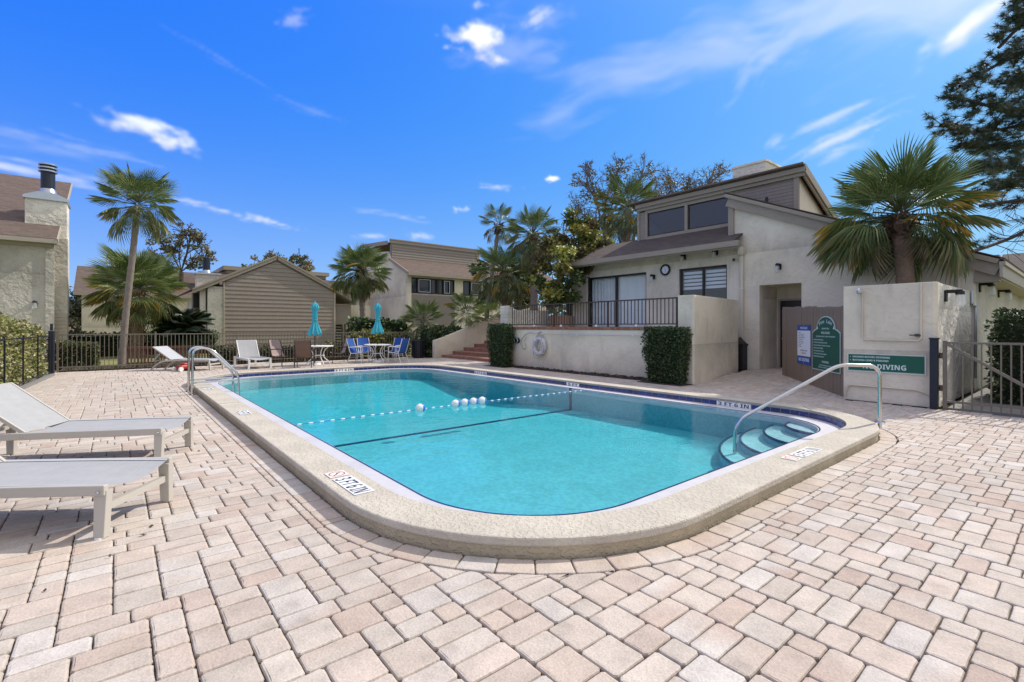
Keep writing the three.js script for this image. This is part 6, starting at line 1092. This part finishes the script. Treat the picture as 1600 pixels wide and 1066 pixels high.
// ---- clipped hedges and shrubs
function hedge(label, x0, x1, y0, y1, z0, z1, n, size, palette, o = {}) {
  const t = thing(o.name ?? 'hedge', label, o.cat ?? 'hedge', [(x0 + x1) / 2, y0, (z0 + z1) / 2], o.turn ?? 0, o.group); reseed(o.seed ?? 71);
  const w = (x1 - x0) / 2, h = y1 - y0, d = (z1 - z0) / 2, L = new Leaves(), r = o.round ?? 0.08, topAt = (z) => h * (o.slope ? lerp(1, o.slope, (z + d) / (2 * d)) : 1);
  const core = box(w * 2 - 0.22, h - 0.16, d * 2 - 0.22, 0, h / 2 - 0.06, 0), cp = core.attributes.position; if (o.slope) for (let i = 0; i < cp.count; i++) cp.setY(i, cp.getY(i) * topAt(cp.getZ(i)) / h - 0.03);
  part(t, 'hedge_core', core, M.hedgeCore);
  const A = [2 * d * h, 2 * d * h, 2 * w * h, 2 * w * h, 4 * w * d], S = A.reduce((a, b) => a + b);
  for (let i = 0; i < n; i++) {
    let k = rnd() * S, f = 0; while (k > A[f]) { k -= A[f]; f++; }
    let x = rr(-w, w), y = rr(0.02, h), z = rr(-d, d); if (f === 0) x = -w; if (f === 1) x = w; if (f === 2) z = -d; if (f === 3) z = d; if (f === 4) y = h;
    if (o.slope) y *= topAt(z) / h;
    const bump = (o.bump ?? 0.06) * (fbm((x + z * 0.7) * 0.15 + 0.3, y * 0.15 + z * 0.05, 12, 3, 5) * 2 - 1), inw = Math.pow(rnd(), 1.6) * 0.13, c = Math.hypot(x / w, z / d); x *= 1 - (inw - bump) / w * (Math.abs(x) / w); z *= 1 - (inw - bump) / d * (Math.abs(z) / d); if (f === 4) y += bump - inw;
    if (o.waist) { const q = 1 - o.waist * Math.pow(1 - y / h, 3); x *= q; z *= q; }
    if (y > h * 0.9 && c > 1.15) { x *= 1 - r; z *= 1 - r; }
    const col = pick(palette); L.leaf(x, y, z, size * rr(0.7, 1.3), shade(col, 0.65, 1.25), o.wide ?? 0.4, 0.2);
  }
  part(t, 'foliage', L.geo, M.leaf);
  if (o.stems) part(t, 'stem', [...Array(7)].map((_, i) => tube([[rr(-w, w) * 0.5, -0.03, rr(-d, d) * 0.6], [rr(-w, w) * 0.6, h * 0.3, rr(-d, d) * 0.7]], 0.02, 4, 6)), M.twig);
  return t;
}
const dg = [[0.045, 0.09, 0.028], [0.07, 0.12, 0.038], [0.11, 0.17, 0.055], [0.033, 0.062, 0.022], [0.15, 0.195, 0.075]];
hedge('clipped dark green column hedge at the right end of the terrace wall, beside the pier', 10.72, 11.20, 0.02, 1.42, -7.66, -6.50, 9000, 0.052, dg, { seed: 72, waist: 0.18, stems: 1 });
hedge('clipped dark green column hedge at the left end of the terrace wall, by the stairs', 10.72, 11.16, 0.02, 1.54, -14.55, -13.42, 8000, 0.055, dg, { seed: 73, waist: 0.14, stems: 1 });
const vg = [[0.22, 0.27, 0.06], [0.46, 0.45, 0.12], [0.55, 0.50, 0.28], [0.13, 0.18, 0.045], [0.36, 0.39, 0.085], [0.62, 0.55, 0.38], [0.24, 0.20, 0.10]];
hedge('variegated yellow and green hedge behind the thin black fence at the left edge', -3.3, -1.98, 0, 1.42, -20.3, -7, 46000, 0.066, vg, { seed: 74, slope: 1.45, bump: 0.12, turn: -0.062 });
hedge('low rounded variegated shrub just behind the corner of the far fence', ...(() => { const p = at(123, 560, 17.4); return [p[0] - 0.75, p[0] + 0.55, -0.05, 0.88, p[2] - 0.45, p[2] + 0.45]; })(), 4200, 0.075, [[0.10, 0.12, 0.03], [0.24, 0.23, 0.06], [0.05, 0.07, 0.02], [0.16, 0.16, 0.05]], { seed: 75, name: 'shrub', cat: 'shrub', bump: 0.16 });
hedge('low green hedge between the far fence and the siding house', 2.9, 7.4, -0.05, 0.62, -22.7, -21.4, 9000, 0.075, [[0.07, 0.085, 0.03], [0.15, 0.15, 0.045], [0.04, 0.055, 0.02], [0.10, 0.10, 0.04]], { seed: 76, bump: 0.2 });
const by = [[0.26, 0.27, 0.03], [0.34, 0.32, 0.04], [0.14, 0.18, 0.03], [0.07, 0.11, 0.02], [0.42, 0.35, 0.05]];
hedge('bright yellow green croton shrub behind the blue chairs', ...(() => { const p = at(590, 545, 22.8); return [p[0] - 1.2, p[0] + 0.95, -0.05, 1.15, p[2] - 0.6, p[2] + 0.6]; })(), 3600, 0.15, by, { seed: 77, name: 'shrub', cat: 'shrub', bump: 0.30, wide: 0.3, round: 0.2 });
hedge('dark large leaved shrub rising behind the second umbrella', ...(() => { const p = at(602, 530, 25.5); return [p[0] - 1.8, p[0] + 1.2, -0.05, 1.75, p[2] - 0.5, p[2] + 0.5]; })(), 3000, 0.2, dg.map((c) => c.map((v) => v * 1.1)), { seed: 78, name: 'shrub', cat: 'shrub', bump: 0.4, wide: 0.34, round: 0.25 });
hedge('dark green shrub with glossy leaves between the trash can and the stair wall', ...(() => { const p = at(706, 540, 24); return [p[0] - 1.6, p[0] + 1.5, -0.05, 1.35, p[2] - 0.6, p[2] + 0.6]; })(), 4200, 0.14, [...dg, [0.12, 0.15, 0.04]], { seed: 79, name: 'shrub', cat: 'shrub', bump: 0.3, wide: 0.34, round: 0.2 });
hedge('low mixed planting at the foot of the far fence behind the blue chairs', 7.4, 10.9, -0.05, 0.7, -22.6, -21.4, 5200, 0.11, [[0.06, 0.09, 0.025], [0.11, 0.13, 0.035], [0.30, 0.25, 0.04], [0.04, 0.06, 0.02]], { seed: 80, bump: 0.3, name: 'shrub', cat: 'shrub', wide: 0.3 });
hedge('tall dark clipped hedge along the side wall behind the gate', 12.55, 15.6, -0.02, 1.72, -1.30, 0.9, 15000, 0.07, dg.map((c) => c.map((v) => v * 0.8)), { seed: 81, bump: 0.14 });
hedge('small yellow green shrub poking over the gate at the right edge', ...(() => { const p = at(1596, 555, 9.9); return [p[0] - 0.25, p[0] + 0.3, 0.7, 1.25, p[2] - 0.25, p[2] + 0.35]; })(), 500, 0.085, [[0.20, 0.26, 0.04], [0.28, 0.32, 0.06], [0.12, 0.17, 0.03]], { seed: 82, name: 'shrub', cat: 'shrub', bump: 0.2, stems: 1 });
hedge('dark green shrub line on the lawn before the far stucco house', ...(() => { const p = at(285, 540, 27); return [p[0] - 5.5, p[0] + 1.6, -0.05, 1.1, p[2] - 0.5, p[2] + 0.5]; })(), 4500, 0.13, dg, { seed: 83, bump: 0.3 });
{ // far woods that read as one mass
  const L = new Leaves(); reseed(90);
  for (let i = 0; i < 900; i++) { const px = rr(-260, 1860), d = rr(88, 120), p = at(px, CY, d), h = 4 + 5 * fbm(px * 0.004 + 1, d * 0.01, 8, 3, 4), col = pick(oakCol); for (let k = 0; k < 26; k++) { const y = h * Math.sqrt(rnd()); L.leaf(p[0] + rr(-2, 2), y, p[2] + rr(-2, 2), rr(0.5, 1.1), shade(col, 0.7, 1.3), 0.5); } }
  const w = stuff(part(scene, 'far_woods', L.geo, M.leaf)); tag(w, 'distant dark woods along the horizon behind all the houses', 'woods');
}
{ // dry leaves and grass along the edges
  const L = new Leaves(); reseed(95);
  for (let i = 0; i < 2600; i++) { const x = rr(-1.3, 11), z = rr(-21.9, -21.25); L.leaf(x, -0.05, z, rr(0.06, 0.2), shade([0.13, 0.12, 0.05], 0.6, 1.4), 0.12, 1.0); }
  for (let i = 0; i < 700; i++) L.leaf(rr(10.98, 11.22), rr(0.03, 0.06), rr(-14, -6.9), rr(0.03, 0.07), shade([0.10, 0.065, 0.04], 0.5, 1.5), 0.4, 0);
  for (let i = 0; i < 150; i++) { const x = rr(-1.5, 10.5), z = rr(-20.5, 1.2), d = Math.min(Math.abs(x - 1.1), Math.abs(z + 1.6)); if (x > 1.2 && x < 9.1 && z > -16.2 && z < -1.6) continue; L.leaf(x, 0.006, z, rr(0.018, 0.045), shade([0.12, 0.075, 0.045], 0.5, 1.5), 0.4, 0); }
  const w = stuff(part(scene, 'ground_litter', L.geo, M.leaf)); tag(w, 'thin grass and dry leaf litter along the fence and wall feet', 'litter');
}
renderer.render(scene, camera);
